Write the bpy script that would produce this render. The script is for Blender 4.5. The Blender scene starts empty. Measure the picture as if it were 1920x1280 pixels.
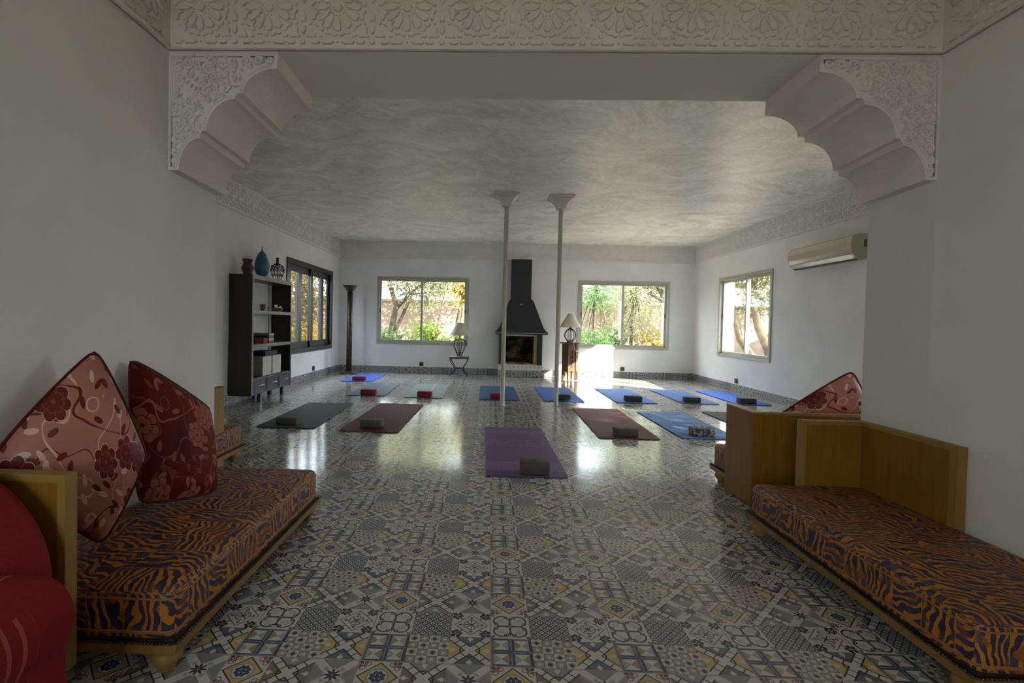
import bpy, bmesh, math, random
from mathutils import Vector, Matrix
random.seed(7)
R = math.radians
PI = math.pi
SC = bpy.context.scene
COL = SC.collection

# ------------------------------------------------------------------ camera
cam_d = bpy.data.cameras.new('camera')
cam_d.sensor_fit = 'HORIZONTAL'
cam_d.sensor_width = 36.0
cam_d.lens = 923.695 / 1920 * 36
cam_d.shift_x = (960 - 890.137) / 1920
cam_d.shift_y = (627.297 - 640) / 1920
cam_d.clip_start = 0.05
cam_d.clip_end = 200
cam = bpy.data.objects.new('camera', cam_d)
COL.objects.link(cam)
_r = Vector((0.9992989949, 0.0302236993, 0.0220917798))
_d = Vector((0.0227821842, -0.0226934029, -0.9994828566))
_f = Vector((-0.0297067316, 0.9992855135, -0.0233660572))
_m = Matrix((( _r.x, -_d.x, -_f.x, 0), (_r.y, -_d.y, -_f.y, 0), (_r.z, -_d.z, -_f.z, 1.17), (0, 0, 0, 1)))
cam.matrix_world = _m
SC.camera = cam

# ------------------------------------------------------------------ world, sun, exposure
SC.view_settings.view_transform = 'Standard'
SC.view_settings.look = 'None'
SC.view_settings.gamma = 1.0
SC.view_settings.use_curve_mapping = False
SC.view_settings.exposure = 2.1
SKY_STRENGTH = 3.2
SUN_STRENGTH = 9.5
w = bpy.data.worlds.new('sky')
SC.world = w
w.use_nodes = True
wn = w.node_tree
wn.nodes.clear()
bg = wn.nodes.new('ShaderNodeBackground')
bg.inputs['Color'].default_value = (0.78, 0.89, 1.0, 1)
bg.inputs['Strength'].default_value = SKY_STRENGTH
wo = wn.nodes.new('ShaderNodeOutputWorld')
wn.links.new(bg.outputs[0], wo.inputs[0])
sun_d = bpy.data.lights.new('sun', 'SUN')
sun_d.energy = SUN_STRENGTH
sun_d.color = (1.0, 0.93, 0.80)
sun_d.angle = R(0.6)
sun = bpy.data.objects.new('sun', sun_d)
COL.objects.link(sun)
SUN_DIR = Vector((-1.42, 1.0, -0.826)).normalized()
sun.rotation_euler = SUN_DIR.to_track_quat('-Z', 'Y').to_euler()
sun.location = (12, -6, 9)
def portal(name, loc, rot, sx, sy):
    d = bpy.data.lights.new(name, 'AREA')
    d.shape = 'RECTANGLE'; d.size = sx; d.size_y = sy
    d.cycles.is_portal = True
    o = bpy.data.objects.new(name, d); COL.objects.link(o)
    o.location = loc; o.rotation_euler = rot
cy = SC.cycles
cy.max_bounces = 14
cy.diffuse_bounces = 8
cy.glossy_bounces = 4
cy.transmission_bounces = 6
cy.transparent_max_bounces = 16
cy.sample_clamp_indirect = 6.0
cy.caustics_reflective = True
cy.blur_glossy = 0.5
cy.caustics_refractive = False

# ------------------------------------------------------------------ room measures (metres)
YB = 11.27          # back wall
XL, XR = -3.48, 4.61  # side walls of the big room
ZC = 3.0            # ceiling
YA, YD = 2.51, 3.02  # arch, near and far face
AL, AR = -1.675, 2.185  # arch opening
ZS = 2.53           # soffit of the arch beam
YN = -2.3           # wall behind the camera
ZF = 2.62           # lower edge of the carved frieze in the big room
AL2, AR2 = -1.71, 2.243  # far edges of the slightly flared jambs
T0X, T0Y, TS = 0.0303, 1.662, 0.15  # tile grid

# ------------------------------------------------------------------ node expression helpers
NT = None
class S:
    def __init__(s, k): s.k = k
    def __add__(a, b): return M_('ADD', a, b)
    __radd__ = __add__
    def __sub__(a, b): return M_('SUBTRACT', a, b)
    def __rsub__(a, b): return M_('SUBTRACT', b, a)
    def __mul__(a, b): return M_('MULTIPLY', a, b)
    __rmul__ = __mul__
    def __truediv__(a, b): return M_('DIVIDE', a, b)
    def __lt__(a, b): return M_('LESS_THAN', a, b)
    def __gt__(a, b): return M_('GREATER_THAN', a, b)
def put(inp, v):
    if isinstance(v, S): NT.links.new(v.k, inp)
    elif isinstance(v, (tuple, list)): inp.default_value = (*v, 1.0) if len(v) == 3 and len(inp.default_value) == 4 else v
    else: inp.default_value = v
def M_(op, a, b=None, c=None):
    n = NT.nodes.new('ShaderNodeMath'); n.operation = op
    put(n.inputs[0], a)
    if b is not None: put(n.inputs[1], b)
    if c is not None: put(n.inputs[2], c)
    return S(n.outputs[0])
def ab(a): return M_('ABSOLUTE', a)
def mn(a, b): return M_('MINIMUM', a, b)
def mx(a, b): return M_('MAXIMUM', a, b)
def fr(a): return M_('FRACT', a)
def fl(a): return M_('FLOOR', a)
def ln(a, b): return M_('SQRT', a * a + b * b)
def md(a, b): return M_('FLOORED_MODULO', a, b)
def NOT(a): return 1.0 - a
def band(a, lo, hi): return (a > lo) * (a < hi)
def mixc(f, a, b, blend='MIX'):
    n = NT.nodes.new('ShaderNodeMix'); n.data_type = 'RGBA'; n.blend_type = blend
    put(n.inputs[0], f); put(n.inputs[6], a); put(n.inputs[7], b)
    return S(n.outputs[2])
def sep(v):
    n = NT.nodes.new('ShaderNodeSeparateXYZ'); NT.links.new(v.k, n.inputs[0])
    return S(n.outputs[0]), S(n.outputs[1]), S(n.outputs[2])
def comb(x, y, z=0.0):
    n = NT.nodes.new('ShaderNodeCombineXYZ')
    put(n.inputs[0], x); put(n.inputs[1], y); put(n.inputs[2], z)
    return S(n.outputs[0])
def uvv(): return S(NT.nodes.new('ShaderNodeUVMap').outputs[0])
def objv(): return S(NT.nodes.new('ShaderNodeTexCoord').outputs['Object'])
def noise(v, scale, detail=3.0, rough=0.5, dist=0.0):
    n = NT.nodes.new('ShaderNodeTexNoise')
    NT.links.new(v.k, n.inputs['Vector'])
    n.inputs['Scale'].default_value = scale; n.inputs['Detail'].default_value = detail
    n.inputs['Roughness'].default_value = rough; n.inputs['Distortion'].default_value = dist
    return S(n.outputs[0])
def wnoise(v):
    n = NT.nodes.new('ShaderNodeTexWhiteNoise'); n.noise_dimensions = '3D'
    NT.links.new(v.k, n.inputs['Vector'])
    return S(n.outputs['Value'])
def voro(v, scale, rnd=1.0):
    n = NT.nodes.new('ShaderNodeTexVoronoi'); n.voronoi_dimensions = '2D'
    NT.links.new(v.k, n.inputs['Vector'])
    n.inputs['Scale'].default_value = scale; n.inputs['Randomness'].default_value = rnd
    return n
def ramp(f, stops):
    n = NT.nodes.new('ShaderNodeValToRGB')
    e = n.color_ramp.elements
    while len(e) < len(stops): e.new(0.5)
    for k, (p, c) in zip(e, stops): k.position = p; k.color = (*c, 1)
    NT.links.new(f.k, n.inputs[0])
    return S(n.outputs[0])
def bump(h, strength, dist=0.01):
    n = NT.nodes.new('ShaderNodeBump')
    n.inputs['Strength'].default_value = strength; n.inputs['Distance'].default_value = dist
    NT.links.new(h.k, n.inputs['Height'])
    return S(n.outputs[0])
def material(name, col, rough=0.6, spec=0.5, metal=0.0, sheen=0.0, coat=0.0, norm=None):
    """col: rgb or a function building the colour graph; rough / norm may be functions too"""
    global NT
    m = bpy.data.materials.new(name); m.use_nodes = True
    NT = m.node_tree; NT.nodes.clear()
    p = NT.nodes.new('ShaderNodeBsdfPrincipled'); o = NT.nodes.new('ShaderNodeOutputMaterial')
    NT.links.new(p.outputs[0], o.inputs[0])
    put(p.inputs['Base Color'], col() if callable(col) else col)
    put(p.inputs['Roughness'], rough() if callable(rough) else rough)
    p.inputs['Metallic'].default_value = metal
    p.inputs['Specular IOR Level'].default_value = spec
    p.inputs['Sheen Weight'].default_value = sheen
    p.inputs['Coat Weight'].default_value = coat
    if norm: put(p.inputs['Normal'], norm())
    return m
def mottled(c, amt=0.15, scale=8.0):
    def f():
        n = noise(objv(), scale, 4)
        lo = tuple(x * (1 - amt) for x in c); hi = tuple(min(1, x * (1 + amt)) for x in c)
        return ramp(n, [(0.3, lo), (0.7, hi)])
    return f

# ------------------------------------------------------------------ mesh builder
class MB:
    def __init__(s): s.v = []; s.f = []; s.mi = []; s.uv = []; s.sm = []
    def face(s, pts, mi=0, uv=None, smooth=False):
        b = len(s.v); s.v += [Vector(p) for p in pts]
        s.f.append(tuple(range(b, b + len(pts)))); s.mi.append(mi); s.uv.append(uv); s.sm.append(smooth)
    def mesh(s, vs, fs, mi=0, smooth=False):
        b = len(s.v); s.v += [Vector(p) for p in vs]
        for f in fs:
            s.f.append(tuple(i + b for i in f)); s.mi.append(mi); s.uv.append(None); s.sm.append(smooth)
    def box(s, x0, x1, y0, y1, z0, z1, mi=0):
        vs = [(x0, y0, z0), (x1, y0, z0), (x1, y1, z0), (x0, y1, z0), (x0, y0, z1), (x1, y0, z1), (x1, y1, z1), (x0, y1, z1)]
        s.mesh(vs, [(0, 3, 2, 1), (4, 5, 6, 7), (0, 1, 5, 4), (1, 2, 6, 5), (2, 3, 7, 6), (3, 0, 4, 7)], mi)
        return s
    def bar(s, a, b, r0, r1=None, n=8, mi=0): return s.tube([a, b], [r0, r0 if r1 is None else r1], n, mi)
    def tube(s, pts, r, n=8, mi=0, closed=False):
        pts = [Vector(p) for p in pts]; k = len(pts)
        if not isinstance(r, (list, tuple)): r = [r] * k
        vs = []; up = None
        for i, p in enumerate(pts):
            if closed: t = pts[(i + 1) % k] - pts[i - 1]
            else: t = pts[min(i + 1, k - 1)] - pts[max(i - 1, 0)]
            t.normalize()
            if up is None:
                up = Vector((0, 0, 1)) if abs(t.z) < 0.9 else Vector((1, 0, 0))
            u = t.cross(up)
            if u.length < 1e-5: u = t.orthogonal()
            u.normalize(); up = u.cross(t).normalized()
            for j in range(n):
                a = 2 * PI * j / n
                vs.append(p + (u * math.cos(a) + up * math.sin(a)) * r[i])
        fs = []
        for i in range(k if closed else k - 1):
            for j in range(n):
                a = i * n + j; b = i * n + (j + 1) % n
                c = ((i + 1) % k) * n + (j + 1) % n; d = ((i + 1) % k) * n + j
                fs.append((a, b, c, d))
        if not closed:
            fs.append(tuple(range(n - 1, -1, -1))); fs.append(tuple((k - 1) * n + j for j in range(n)))
        s.mesh(vs, fs, mi, True)
        return s
    def lathe(s, prof, c=(0, 0, 0), n=24, mi=0, smooth=True, a0=0.0):
        """prof: (radius, z) from bottom to top"""
        vs = []; fs = []
        for r, z in prof:
            for j in range(n):
                a = 2 * PI * j / n + a0
                vs.append((c[0] + r * math.cos(a), c[1] + r * math.sin(a), c[2] + z))
        for i in range(len(prof) - 1):
            for j in range(n):
                fs.append((i * n + j, i * n + (j + 1) % n, (i + 1) * n + (j + 1) % n, (i + 1) * n + j))
        if prof[0][0] > 1e-6: fs.append(tuple(range(n - 1, -1, -1)))
        if prof[-1][0] > 1e-6: fs.append(tuple((len(prof) - 1) * n + j for j in range(n)))
        s.mesh(vs, fs, mi, smooth)
        return s
    def prism(s, poly, fn, d0, d1, mi=0):
        """poly: 2-D outline, fn(u, v, d) -> point; extruded from d0 to d1"""
        k = len(poly)
        vs = [fn(u, v, d0) for u, v in poly] + [fn(u, v, d1) for u, v in poly]
        fs = [tuple(range(k - 1, -1, -1)), tuple(range(k, 2 * k))]
        for i in range(k):
            j = (i + 1) % k
            fs.append((i, j, k + j, k + i))
        s.mesh(vs, fs, mi)
        return s
    def relief(s, poly, fn, h, inset=0.25, mi=0):
        """raised carved pad: outline at the surface, smaller outline at height h"""
        k = len(poly)
        cx = sum(p[0] for p in poly) / k; cy_ = sum(p[1] for p in poly) / k
        q = [(u + (cx - u) * inset, v + (cy_ - v) * inset) for u, v in poly]
        vs = [fn(u, v, 0) for u, v in poly] + [fn(u, v, h) for u, v in q]
        fs = [tuple(range(k, 2 * k))]
        for i in range(k):
            j = (i + 1) % k
            fs.append((i, j, k + j, k + i))
        s.mesh(vs, fs, mi)
        return s
    def build(s, name, mats, parent=None, bevel=0.0, seg=2, subsurf=0, weld=False, autosmooth=False):
        org = Vector((0, 0, 0))
        if parent is not None:
            q = parent
            while q is not None:
                org += q.location; q = q.parent
        me = bpy.data.meshes.new(name)
        me.from_pydata([tuple(p - org) for p in s.v], [], s.f)
        if not isinstance(mats, (list, tuple)): mats = [mats]
        for m in mats: me.materials.append(m)
        me.polygons.foreach_set('material_index', s.mi)
        me.polygons.foreach_set('use_smooth', s.sm)
        me.update()
        uvl = me.uv_layers.new(name='uv')
        dat = uvl.data
        for p, u in zip(me.polygons, s.uv):
            if u is not None:
                for li, c in zip(p.loop_indices, u): dat[li].uv = c
            else:
                n = p.normal; ax = max(range(3), key=lambda i: abs(n[i]))
                for li in p.loop_indices:
                    c = me.vertices[me.loops[li].vertex_index].co
                    dat[li].uv = (c.y, c.z) if ax == 0 else ((c.x, c.z) if ax == 1 else (c.x, c.y))
        if bevel > 0 or weld:
            bm = bmesh.new(); bm.from_mesh(me)
            bmesh.ops.remove_doubles(bm, verts=bm.verts, dist=1e-5)
            bmesh.ops.recalc_face_normals(bm, faces=bm.faces)
            if bevel > 0:
                es = [e for e in bm.edges if len(e.link_faces) == 2 and e.calc_face_angle(0) > R(28)]
                bmesh.ops.bevel(bm, geom=es, offset=bevel, segments=seg, profile=0.5, affect='EDGES', clamp_overlap=True)
                if seg > 2:
                    for f in bm.faces: f.smooth = True
            bm.to_mesh(me); bm.free()
        o = bpy.data.objects.new(name, me); COL.objects.link(o)
        if parent is not None: o.parent = parent
        if subsurf:
            md_ = o.modifiers.new('sub', 'SUBSURF'); md_.levels = subsurf; md_.render_levels = subsurf
        return o
def tag(o, label=None, cat=None, group=None, kind=None):
    if label: o['label'] = label
    if cat: o['category'] = cat
    if group: o['group'] = group
    if kind: o['kind'] = kind
    return o
def thing(name, label, cat, loc, group=None, kind=None):
    o = bpy.data.objects.new(name, None); COL.objects.link(o)
    o.empty_display_size = 0.1
    o.location = loc
    return tag(o, label, cat, group, kind)
def copy_thing(root, loc, rotz=None, label=None):
    def cp(o, par):
        c = o.copy(); COL.objects.link(c)
        if par is not None: c.parent = par
        for ch in [x for x in bpy.data.objects if x.parent == o and x != c]: cp(ch, c)
        return c
    r = cp(root, None)
    r.location = loc
    if rotz is not None: r.rotation_euler = (0, 0, rotz)
    if label: r['label'] = label
    return r
def arc(cx_, cy_, rx, ry, a0, a1, n):
    return [(cx_ + rx * math.cos(R(a0 + (a1 - a0) * i / n)), cy_ + ry * math.sin(R(a0 + (a1 - a0) * i / n))) for i in range(n + 1)]
def circ(x, y, r, n=10, a0=0): return [(x + r * math.cos(2 * PI * i / n + a0), y + r * math.sin(2 * PI * i / n + a0)) for i in range(n)]

# ------------------------------------------------------------------ materials
WALL = material('white_wall_paint', lambda: ramp(noise(objv(), 1.6, 5, 0.6), [(0.35, (0.75, 0.745, 0.735)), (0.65, (0.83, 0.825, 0.82))]), 0.75, 0.3,
                norm=lambda: bump(noise(objv(), 60, 3), 0.08, 0.004))
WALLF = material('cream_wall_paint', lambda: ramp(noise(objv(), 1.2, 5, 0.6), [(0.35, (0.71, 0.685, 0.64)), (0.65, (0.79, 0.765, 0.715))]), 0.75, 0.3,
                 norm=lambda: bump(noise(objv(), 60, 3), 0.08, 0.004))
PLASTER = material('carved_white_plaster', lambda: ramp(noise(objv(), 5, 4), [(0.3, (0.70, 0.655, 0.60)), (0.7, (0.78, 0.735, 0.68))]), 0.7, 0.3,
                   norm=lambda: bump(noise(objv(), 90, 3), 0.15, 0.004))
PLASTERW = material('white_carved_plaster', lambda: ramp(noise(objv(), 5, 4), [(0.3, (0.76, 0.745, 0.715)), (0.7, (0.83, 0.815, 0.785))]), 0.7, 0.3)
def _ceil():
    x, y, z = sep(objv())
    v = comb(x * 0.9, y * 1.0, z)
    a = noise(v, 1.3, 9, 0.66, 2.2)
    q = x * 0.8 + y * 0.6; q2 = y * 0.8 - x * 0.6
    b = noise(comb(q * 2.0, q2 * 4.5, z), 2.6, 7, 0.72, 1.6)
    c = a * 0.6 + b * 0.4
    return ramp(c, [(0.40, (0.61, 0.59, 0.51)), (0.5, (0.78, 0.765, 0.695)), (0.58, (0.91, 0.90, 0.83))])
CEIL = material('marbled_ceiling_plaster', _ceil, 0.42, 0.5)

# --- patterned cement tiles: uv 0..1 across one 15 cm motif
CR = (0.60, 0.585, 0.56); GY = (0.27, 0.275, 0.295); LG = (0.46, 0.46, 0.46); NV = (0.030, 0.040, 0.090); BG = (0.125, 0.14, 0.19)
DK = (0.020, 0.019, 0.021); GO = (0.56, 0.40, 0.15); BR = (0.20, 0.165, 0.115); RU = (0.25, 0.07, 0.025); GROUT = (0.36, 0.29, 0.21)
def tile_col(kind, gl=False, gr_=False, gb=False, gt=False):
    u, v, _ = sep(uvv())
    x = u - 0.5; y = v - 0.5
    ax = ab(x); ay = ab(y)
    hi = mx(ax, ay); lo = mn(ax, ay)
    d1 = ax + ay; t = d1 * 0.7071; dg = ab(ax - ay) * 0.7071
    r = ln(x, y)
    if kind in (1, 8):                       # diagonal lattice
        ca, cb = (BR, GY) if kind == 1 else (GO, BG)
        c = mixc(ax > ay, cb, ca)
        c = mixc(band(r, 0.215, 0.255), c, DK)
        e = ln((hi - 0.42), lo * 0.8)
        c = mixc(mx((e < 0.055), (ab(hi - 0.40) + lo * 2.2) < 0.10), c, CR)
        c = mixc(dg < 0.112, c, DK)
        seg_ = mx(band(t, 0.205, 0.235), band(t, 0.42, 0.45))
        c = mixc((dg < 0.078) * NOT(seg_), c, CR)
    elif kind == 2:                          # grey star with dark flower
        c = mixc(ax > ay, (0.22, 0.22, 0.235), (0.30, 0.30, 0.315))
        c = mixc((hi - lo) > 0.22, c, (0.25, 0.25, 0.26))
        c = mixc(dg < 0.10, c, CR)
        c = mixc((dg < 0.035 + 0.02 * M_('SINE', t * 30.0)) * (t < 0.30), c, (0.33, 0.34, 0.37))
        ang = M_('ARCTAN2', y, x)
        w8 = M_('COSINE', ang * 8.0)
        c = mixc(r < 0.185 + 0.03 * w8, c, CR)
        c = mixc(r < 0.140 + 0.055 * w8, c, DK)
        c = mixc((r < 0.05) * (lo < 0.012), c, GY)
    elif kind == 0:                          # golden lozenge with round blue flower
        c = mixc(d1 < 0.47, CR, DK)
        c = mixc(d1 < 0.425, c, GO)
        c = mixc(r < 0.255, c, GY)
        c = mixc(r < 0.215, c, CR)
        bl = mx((lo < 0.035) * (hi < 0.15), ln(hi - 0.135, lo - 0.05) < 0.045)
        bl = mx(bl, ln(ax - 0.085, ay - 0.085) < 0.04)
        c = mixc(bl, c, NV)
        c = mixc(mx(ln(hi - 0.44, lo - 0.33) < 0.05, (ab(ln(hi - 0.40, lo - 0.27) - 0.06) < 0.012) * (d1 > 0.5)), c, RU)
        c = mixc(mx(ln(ax - 0.44, ay - 0.44) < 0.05, (dg < 0.012) * (t > 0.42)), c, NV)
    elif kind == 3:                          # scrolled quatrefoil
        c = mixc(ln(ax - 0.23, ay - 0.23) < 0.10 + 0.02 * M_('SINE', x * 60.0), CR, LG)
        ring_ = ab(ln(ax - 0.21, ay - 0.21) - 0.205) < 0.022
        ring_ = ring_ * NOT((ax < 0.16) * (ay < 0.16))
        ring_ = ring_ * NOT((hi > 0.33) * (lo < 0.08))
        c = mixc(ring_, c, DK)
        c = mixc(mx(ab(ln(hi - 0.36, lo - 0.10) - 0.045) < 0.014, ln(hi - 0.36, lo - 0.10) < 0.012), c, DK)
        c = mixc((lo < 0.045 - 0.09 * hi) * (hi < 0.42), c, (0.07, 0.055, 0.045))
        c = mixc(r < 0.055, c, BR)
        c = mixc(mx((ab(ax - 0.455) + ab(ay - 0.455)) < 0.06, (dg < 0.03) * (t > 0.56)), c, (0.15, 0.14, 0.12))
    elif kind == 4:                          # navy basket weave
        gx = fr(u * 5.0) - 0.5; gy = fr(v * 5.0) - 0.5
        gr2 = ln(gx, gy)
        c = mixc(band(gr2, 0.25, 0.50), CR, (0.085, 0.092, 0.12))
        c = mixc(ln(ab(gx) - 0.5, ab(gy) - 0.5) < 0.13, c, DK)
        c = mixc((ab(gx) + ab(gy)) < 0.15, c, DK)
        c = mixc(band(gr2, 0.36, 0.42), c, (0.045, 0.05, 0.07))
    elif kind == 5:                          # compass lozenge with black leaves
        c = mixc(band(d1, 0.40, 0.445), CR, BR)
        c = mixc(band(r, 0.165, 0.205), c, (0.24, 0.21, 0.17))
        c = mixc((lo < 0.012) * (hi < 0.30), c, (0.12, 0.10, 0.08))
        c = mixc(mx(ln(hi - 0.30, lo) < 0.028, ln(hi - 0.265, lo - 0.035) < 0.022), c, (0.10, 0.09, 0.08))
        c = mixc((dg < 0.014 + 0.02 * t) * (t < 0.16), c, DK)
        lf = mx(ln(ax - 0.44, ay - 0.44) < 0.058, ln(hi - 0.445, lo - 0.315) < 0.058)
        lf = mx(lf, ln(hi - 0.37, lo - 0.255) < 0.045)
        lf = mx(lf, (dg < 0.018) * (t > 0.31))
        lf = mx(lf, (ab(hi - 0.36 - (lo - 0.36) * 0.35) < 0.016) * (lo > 0.25) * (d1 > 0.5))
        c = mixc(lf, c, DK)
    elif kind == 6:                          # blue beams and pyramids
        gx = ax - 0.25; gy = ay - 0.25
        c = mixc(ab(gx) > ab(gy), (0.64, 0.63, 0.60), (0.30, 0.255, 0.15))
        c = mixc((ab(gx) > ab(gy)) * (gx * M_('SIGN', x * y) > 0), c, (0.36, 0.36, 0.37))
        m_ = mx(ab(gx), ab(gy))
        c = mixc(m_ > 0.178, c, BG)
        c = mixc((m_ > 0.178) * ((gx * gx - gy * gy) * M_('SIGN', x) > 0), c, NV)
        dd = mn(ab(fr(hi * 4.0) - 0.5), 1.0)
        c = mixc((lo < 0.06) * ((dd * 0.18 + lo) < 0.062), c, (0.02, 0.022, 0.035))
        c = mixc((lo < 0.016) * (hi < 0.46) * (hi > 0.05), c, (0.25, 0.26, 0.30))
    else:                                    # small checker with dots
        gx = fr(u * 4.0) - 0.5; gy = fr(v * 4.0) - 0.5
        par = md(fl(u * 4.0) + fl(v * 4.0), 2.0) > 0.5
        rr = ln(gx, gy)
        ca = mixc(rr < 0.34, BR, (0.30, 0.265, 0.20))
        ca = mixc(band(rr, 0.34, 0.40), ca, LG)
        ca = mixc(rr < 0.19, ca, CR)
        cb = mixc((ab(gx) + ab(gy)) < 0.46, CR, (0.33, 0.30, 0.25))
        cb = mixc(rr < 0.2, cb, DK)
        c = mixc(par, ca, cb)
    g = None
    for on, q in ((gl, u < 0.018), (gr_, u > 0.982), (gb, v < 0.018), (gt, v > 0.982)):
        if on: g = q if g is None else mx(g, q)
    if g is not None: c = mixc(g, c, GROUT)
    n = noise(objv(), 14, 3)
    return mixc(0.10, c, ramp(n, [(0.3, (0.24, 0.24, 0.24)), (0.7, (0.46, 0.45, 0.44))]), 'MIX')
TILE_NAMES = ['lozenge', 'brown_lattice', 'grey_star', 'quatrefoil', 'basket', 'compass', 'beams', 'checker', 'gold_lattice']
# rows of one 45 cm slab from far to near: (0 1 2) / (3 4 5) / (6 7 8)
TILES = []; SKIRT = []
for k in range(9):
    col_, row_ = k % 3, 2 - k // 3
    TILES.append(material('floor_tile_' + TILE_NAMES[k], (lambda k=k, c=col_, r_=row_: tile_col(k, c == 0, c == 2, r_ == 0, r_ == 2)), 0.135, 0.5,
                          norm=lambda: bump(noise(objv(), 9, 2), 0.04, 0.01)))
    SKIRT.append(material('wall_tile_' + TILE_NAMES[k], (lambda k=k: mixc(0.72, tile_col(k, True, True), (0.50, 0.52, 0.58), 'MULTIPLY')), 0.35, 0.5))  # tile colours multiplied darker to carry the shade away from the windows

def _tiger():
    u, v, _ = sep(uvv())
    row = fl(v / 0.135)
    cu = u / 0.125 + wnoise(comb(row, 3.7, 1.0)) * 0.8
    cell = comb(fl(cu), row, 0.0)
    rnd = wnoise(cell)
    vert = rnd > 0.55
    vec = comb(u, v, rnd * 7.0)
    n1 = noise(vec, 6.0, 2, 0.5); n2 = noise(vec, 20.0, 2, 0.5)
    a = u * (1.0 - vert * 0.8) * 0.35 + v * (1.0 - vert)
    b = u * vert + v * 0.15 * vert
    p = (a + b) * 185.0 + n1 * 36.0 + n2 * 7.0 + rnd * 20.0
    s_ = M_('SINE', p) + (noise(vec, 24.0, 2) - 0.5) * 0.8 + (noise(vec, 8.0, 1) - 0.5) * 1.8
    c = mixc(s_ > 0.18, (0.030, 0.023, 0.050), (0.42, 0.145, 0.010))
    c = mixc((s_ > 0.18) * (n2 > 0.58), c, (0.26, 0.070, 0.008))
    c = mixc((s_ < 0.18) * (n2 > 0.55), c, (0.060, 0.045, 0.075))
    seam = mx(fr(cu) < 0.022, fr(v / 0.135) < 0.022)
    return mixc(seam, c, (0.40, 0.17, 0.04))
TIGER = material('tiger_stripe_fabric', _tiger, 0.52, 0.35, norm=lambda: bump(noise(objv(), 14, 3), 0.25, 0.012))
def wood(c0, c1, axis=2, scale=1.0):
    def f():
        x, y, z = sep(objv())
        k = [40.0, 40.0, 40.0]; k[axis] = 2.2
        n = noise(comb(x * k[0], y * k[1], z * k[2]), scale, 5, 0.65, 0.4)
        n2 = noise(objv(), 2.5, 2)
        return ramp(n * 0.6 + n2 * 0.4, [(0.3, c0), (0.7, c1)])
    return f
OAK = material('honey_oak', wood((0.185, 0.082, 0.008), (0.30, 0.145, 0.018)), 0.45, 0.18)
OAKH = material('honey_oak_rail', wood((0.17, 0.090, 0.018), (0.27, 0.150, 0.035), 0), 0.42, 0.35)
OAKE = material('oak_edge', wood((0.23, 0.130, 0.030), (0.34, 0.200, 0.052)), 0.44, 0.3)
WENGE = material('dark_brown_wood', wood((0.014, 0.010, 0.008), (0.034, 0.022, 0.016)), 0.35, 0.5)
WENGEF = material('blue_black_drawer_front', wood((0.045, 0.043, 0.060), (0.075, 0.070, 0.092), 1), 0.38, 0.5)
EDGE = material('pale_shelf_edge', wood((0.16, 0.15, 0.12), (0.34, 0.33, 0.27), 1), 0.5, 0.4)
CARVED = material('walnut_carved', wood((0.09, 0.045, 0.022), (0.19, 0.105, 0.055)), 0.45, 0.4)
BRASS = material('antique_nailhead', (0.10, 0.075, 0.045), 0.35, 0.5, metal=0.8)
def floral(base, base2, flo, flo2, light):
    def f():
        v = uvv()
        sh = noise(v, 6.0, 3)
        c = mixc(sh, base, base2)
        u_, v_, _ = sep(v)
        st = ab(noise(v, 4.2, 1) - 0.5)
        c = mixc(st < 0.0055, c, flo)
        st2 = ab(noise(comb(u_ + 3.1, v_ + 1.7), 5.0, 1) - 0.52)
        c = mixc(st2 < 0.004, c, light)
        for scale, k, colr, ox in ((15.0, 2.3, light, 0.33), (17.0, 2.1, flo, 0.0)):
            vv = comb(u_ + ox, v_ - ox)
            n = voro(vv, scale, 0.9)
            px, py, _ = sep(S(n.outputs['Position']))
            qx, qy, _ = sep(vv)
            dx = qx - px; dy = qy - py
            a = wnoise(comb(px, py)) * 6.28
            ca, sa = M_('COSINE', a), M_('SINE', a)
            ex = dx * ca + dy * sa; ey = dy * ca - dx * sa
            ok = wnoise(comb(py, px, 2.0)) > 0.42
            c = mixc((ln(ex, ey * k) < 0.020) * ok, c, colr)
        n = voro(v, 5.2, 0.75)
        px, py, _ = sep(S(n.outputs['Position']))
        dx = u_ - px; dy = v_ - py
        ang = M_('ARCTAN2', dy, dx) + wnoise(comb(px, py)) * 6.0
        rr = ln(dx, dy)
        pet = M_('ABSOLUTE', M_('COSINE', ang * 3.5))
        edge = 0.043 + 0.013 * pet
        ok = wnoise(comb(py, px, 5.0)) > 0.22
        c = mixc((rr < edge + 0.0022) * ok, c, light)
        c = mixc((rr < edge) * ok, c, flo)
        c = mixc(band(rr, 0.025 + 0.005 * pet, 0.028 + 0.005 * pet) * ok, c, flo2)
        c = mixc((rr < edge) * (rr > 0.022) * (pet < 0.16) * ok, c, flo2)
        return mixc((rr < 0.006) * ok, c, flo2)
    return f
PILLOWA = material('salmon_floral_satin', floral((0.33, 0.115, 0.078), (0.45, 0.175, 0.122), (0.125, 0.007, 0.005), (0.24, 0.050, 0.035), (0.62, 0.40, 0.31)), 0.45, 0.4,
                   norm=lambda: bump(noise(objv(), 9, 3), 0.35, 0.02))
PILLOWB = material('dark_red_floral_velvet', floral((0.075, 0.005, 0.002), (0.15, 0.012, 0.004), (0.32, 0.095, 0.068), (0.10, 0.010, 0.006), (0.20, 0.045, 0.03)), 0.6, 0.15,
                   norm=lambda: bump(noise(objv(), 9, 3), 0.35, 0.02))
PIPING = material('dark_red_piping', (0.09, 0.008, 0.007), 0.6, 0.2)
def _armfab():
    u, v, _ = sep(uvv())
    c = mixc(noise(uvv(), 90, 2), (0.19, 0.010, 0.014), (0.27, 0.016, 0.022))
    w_ = M_('ABSOLUTE', fr(u * 26.0) - 0.5)
    s_ = band(u, -0.02, 0.13) * (w_ < 0.14)
    return mixc(s_, c, (0.36, 0.075, 0.075))
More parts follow.
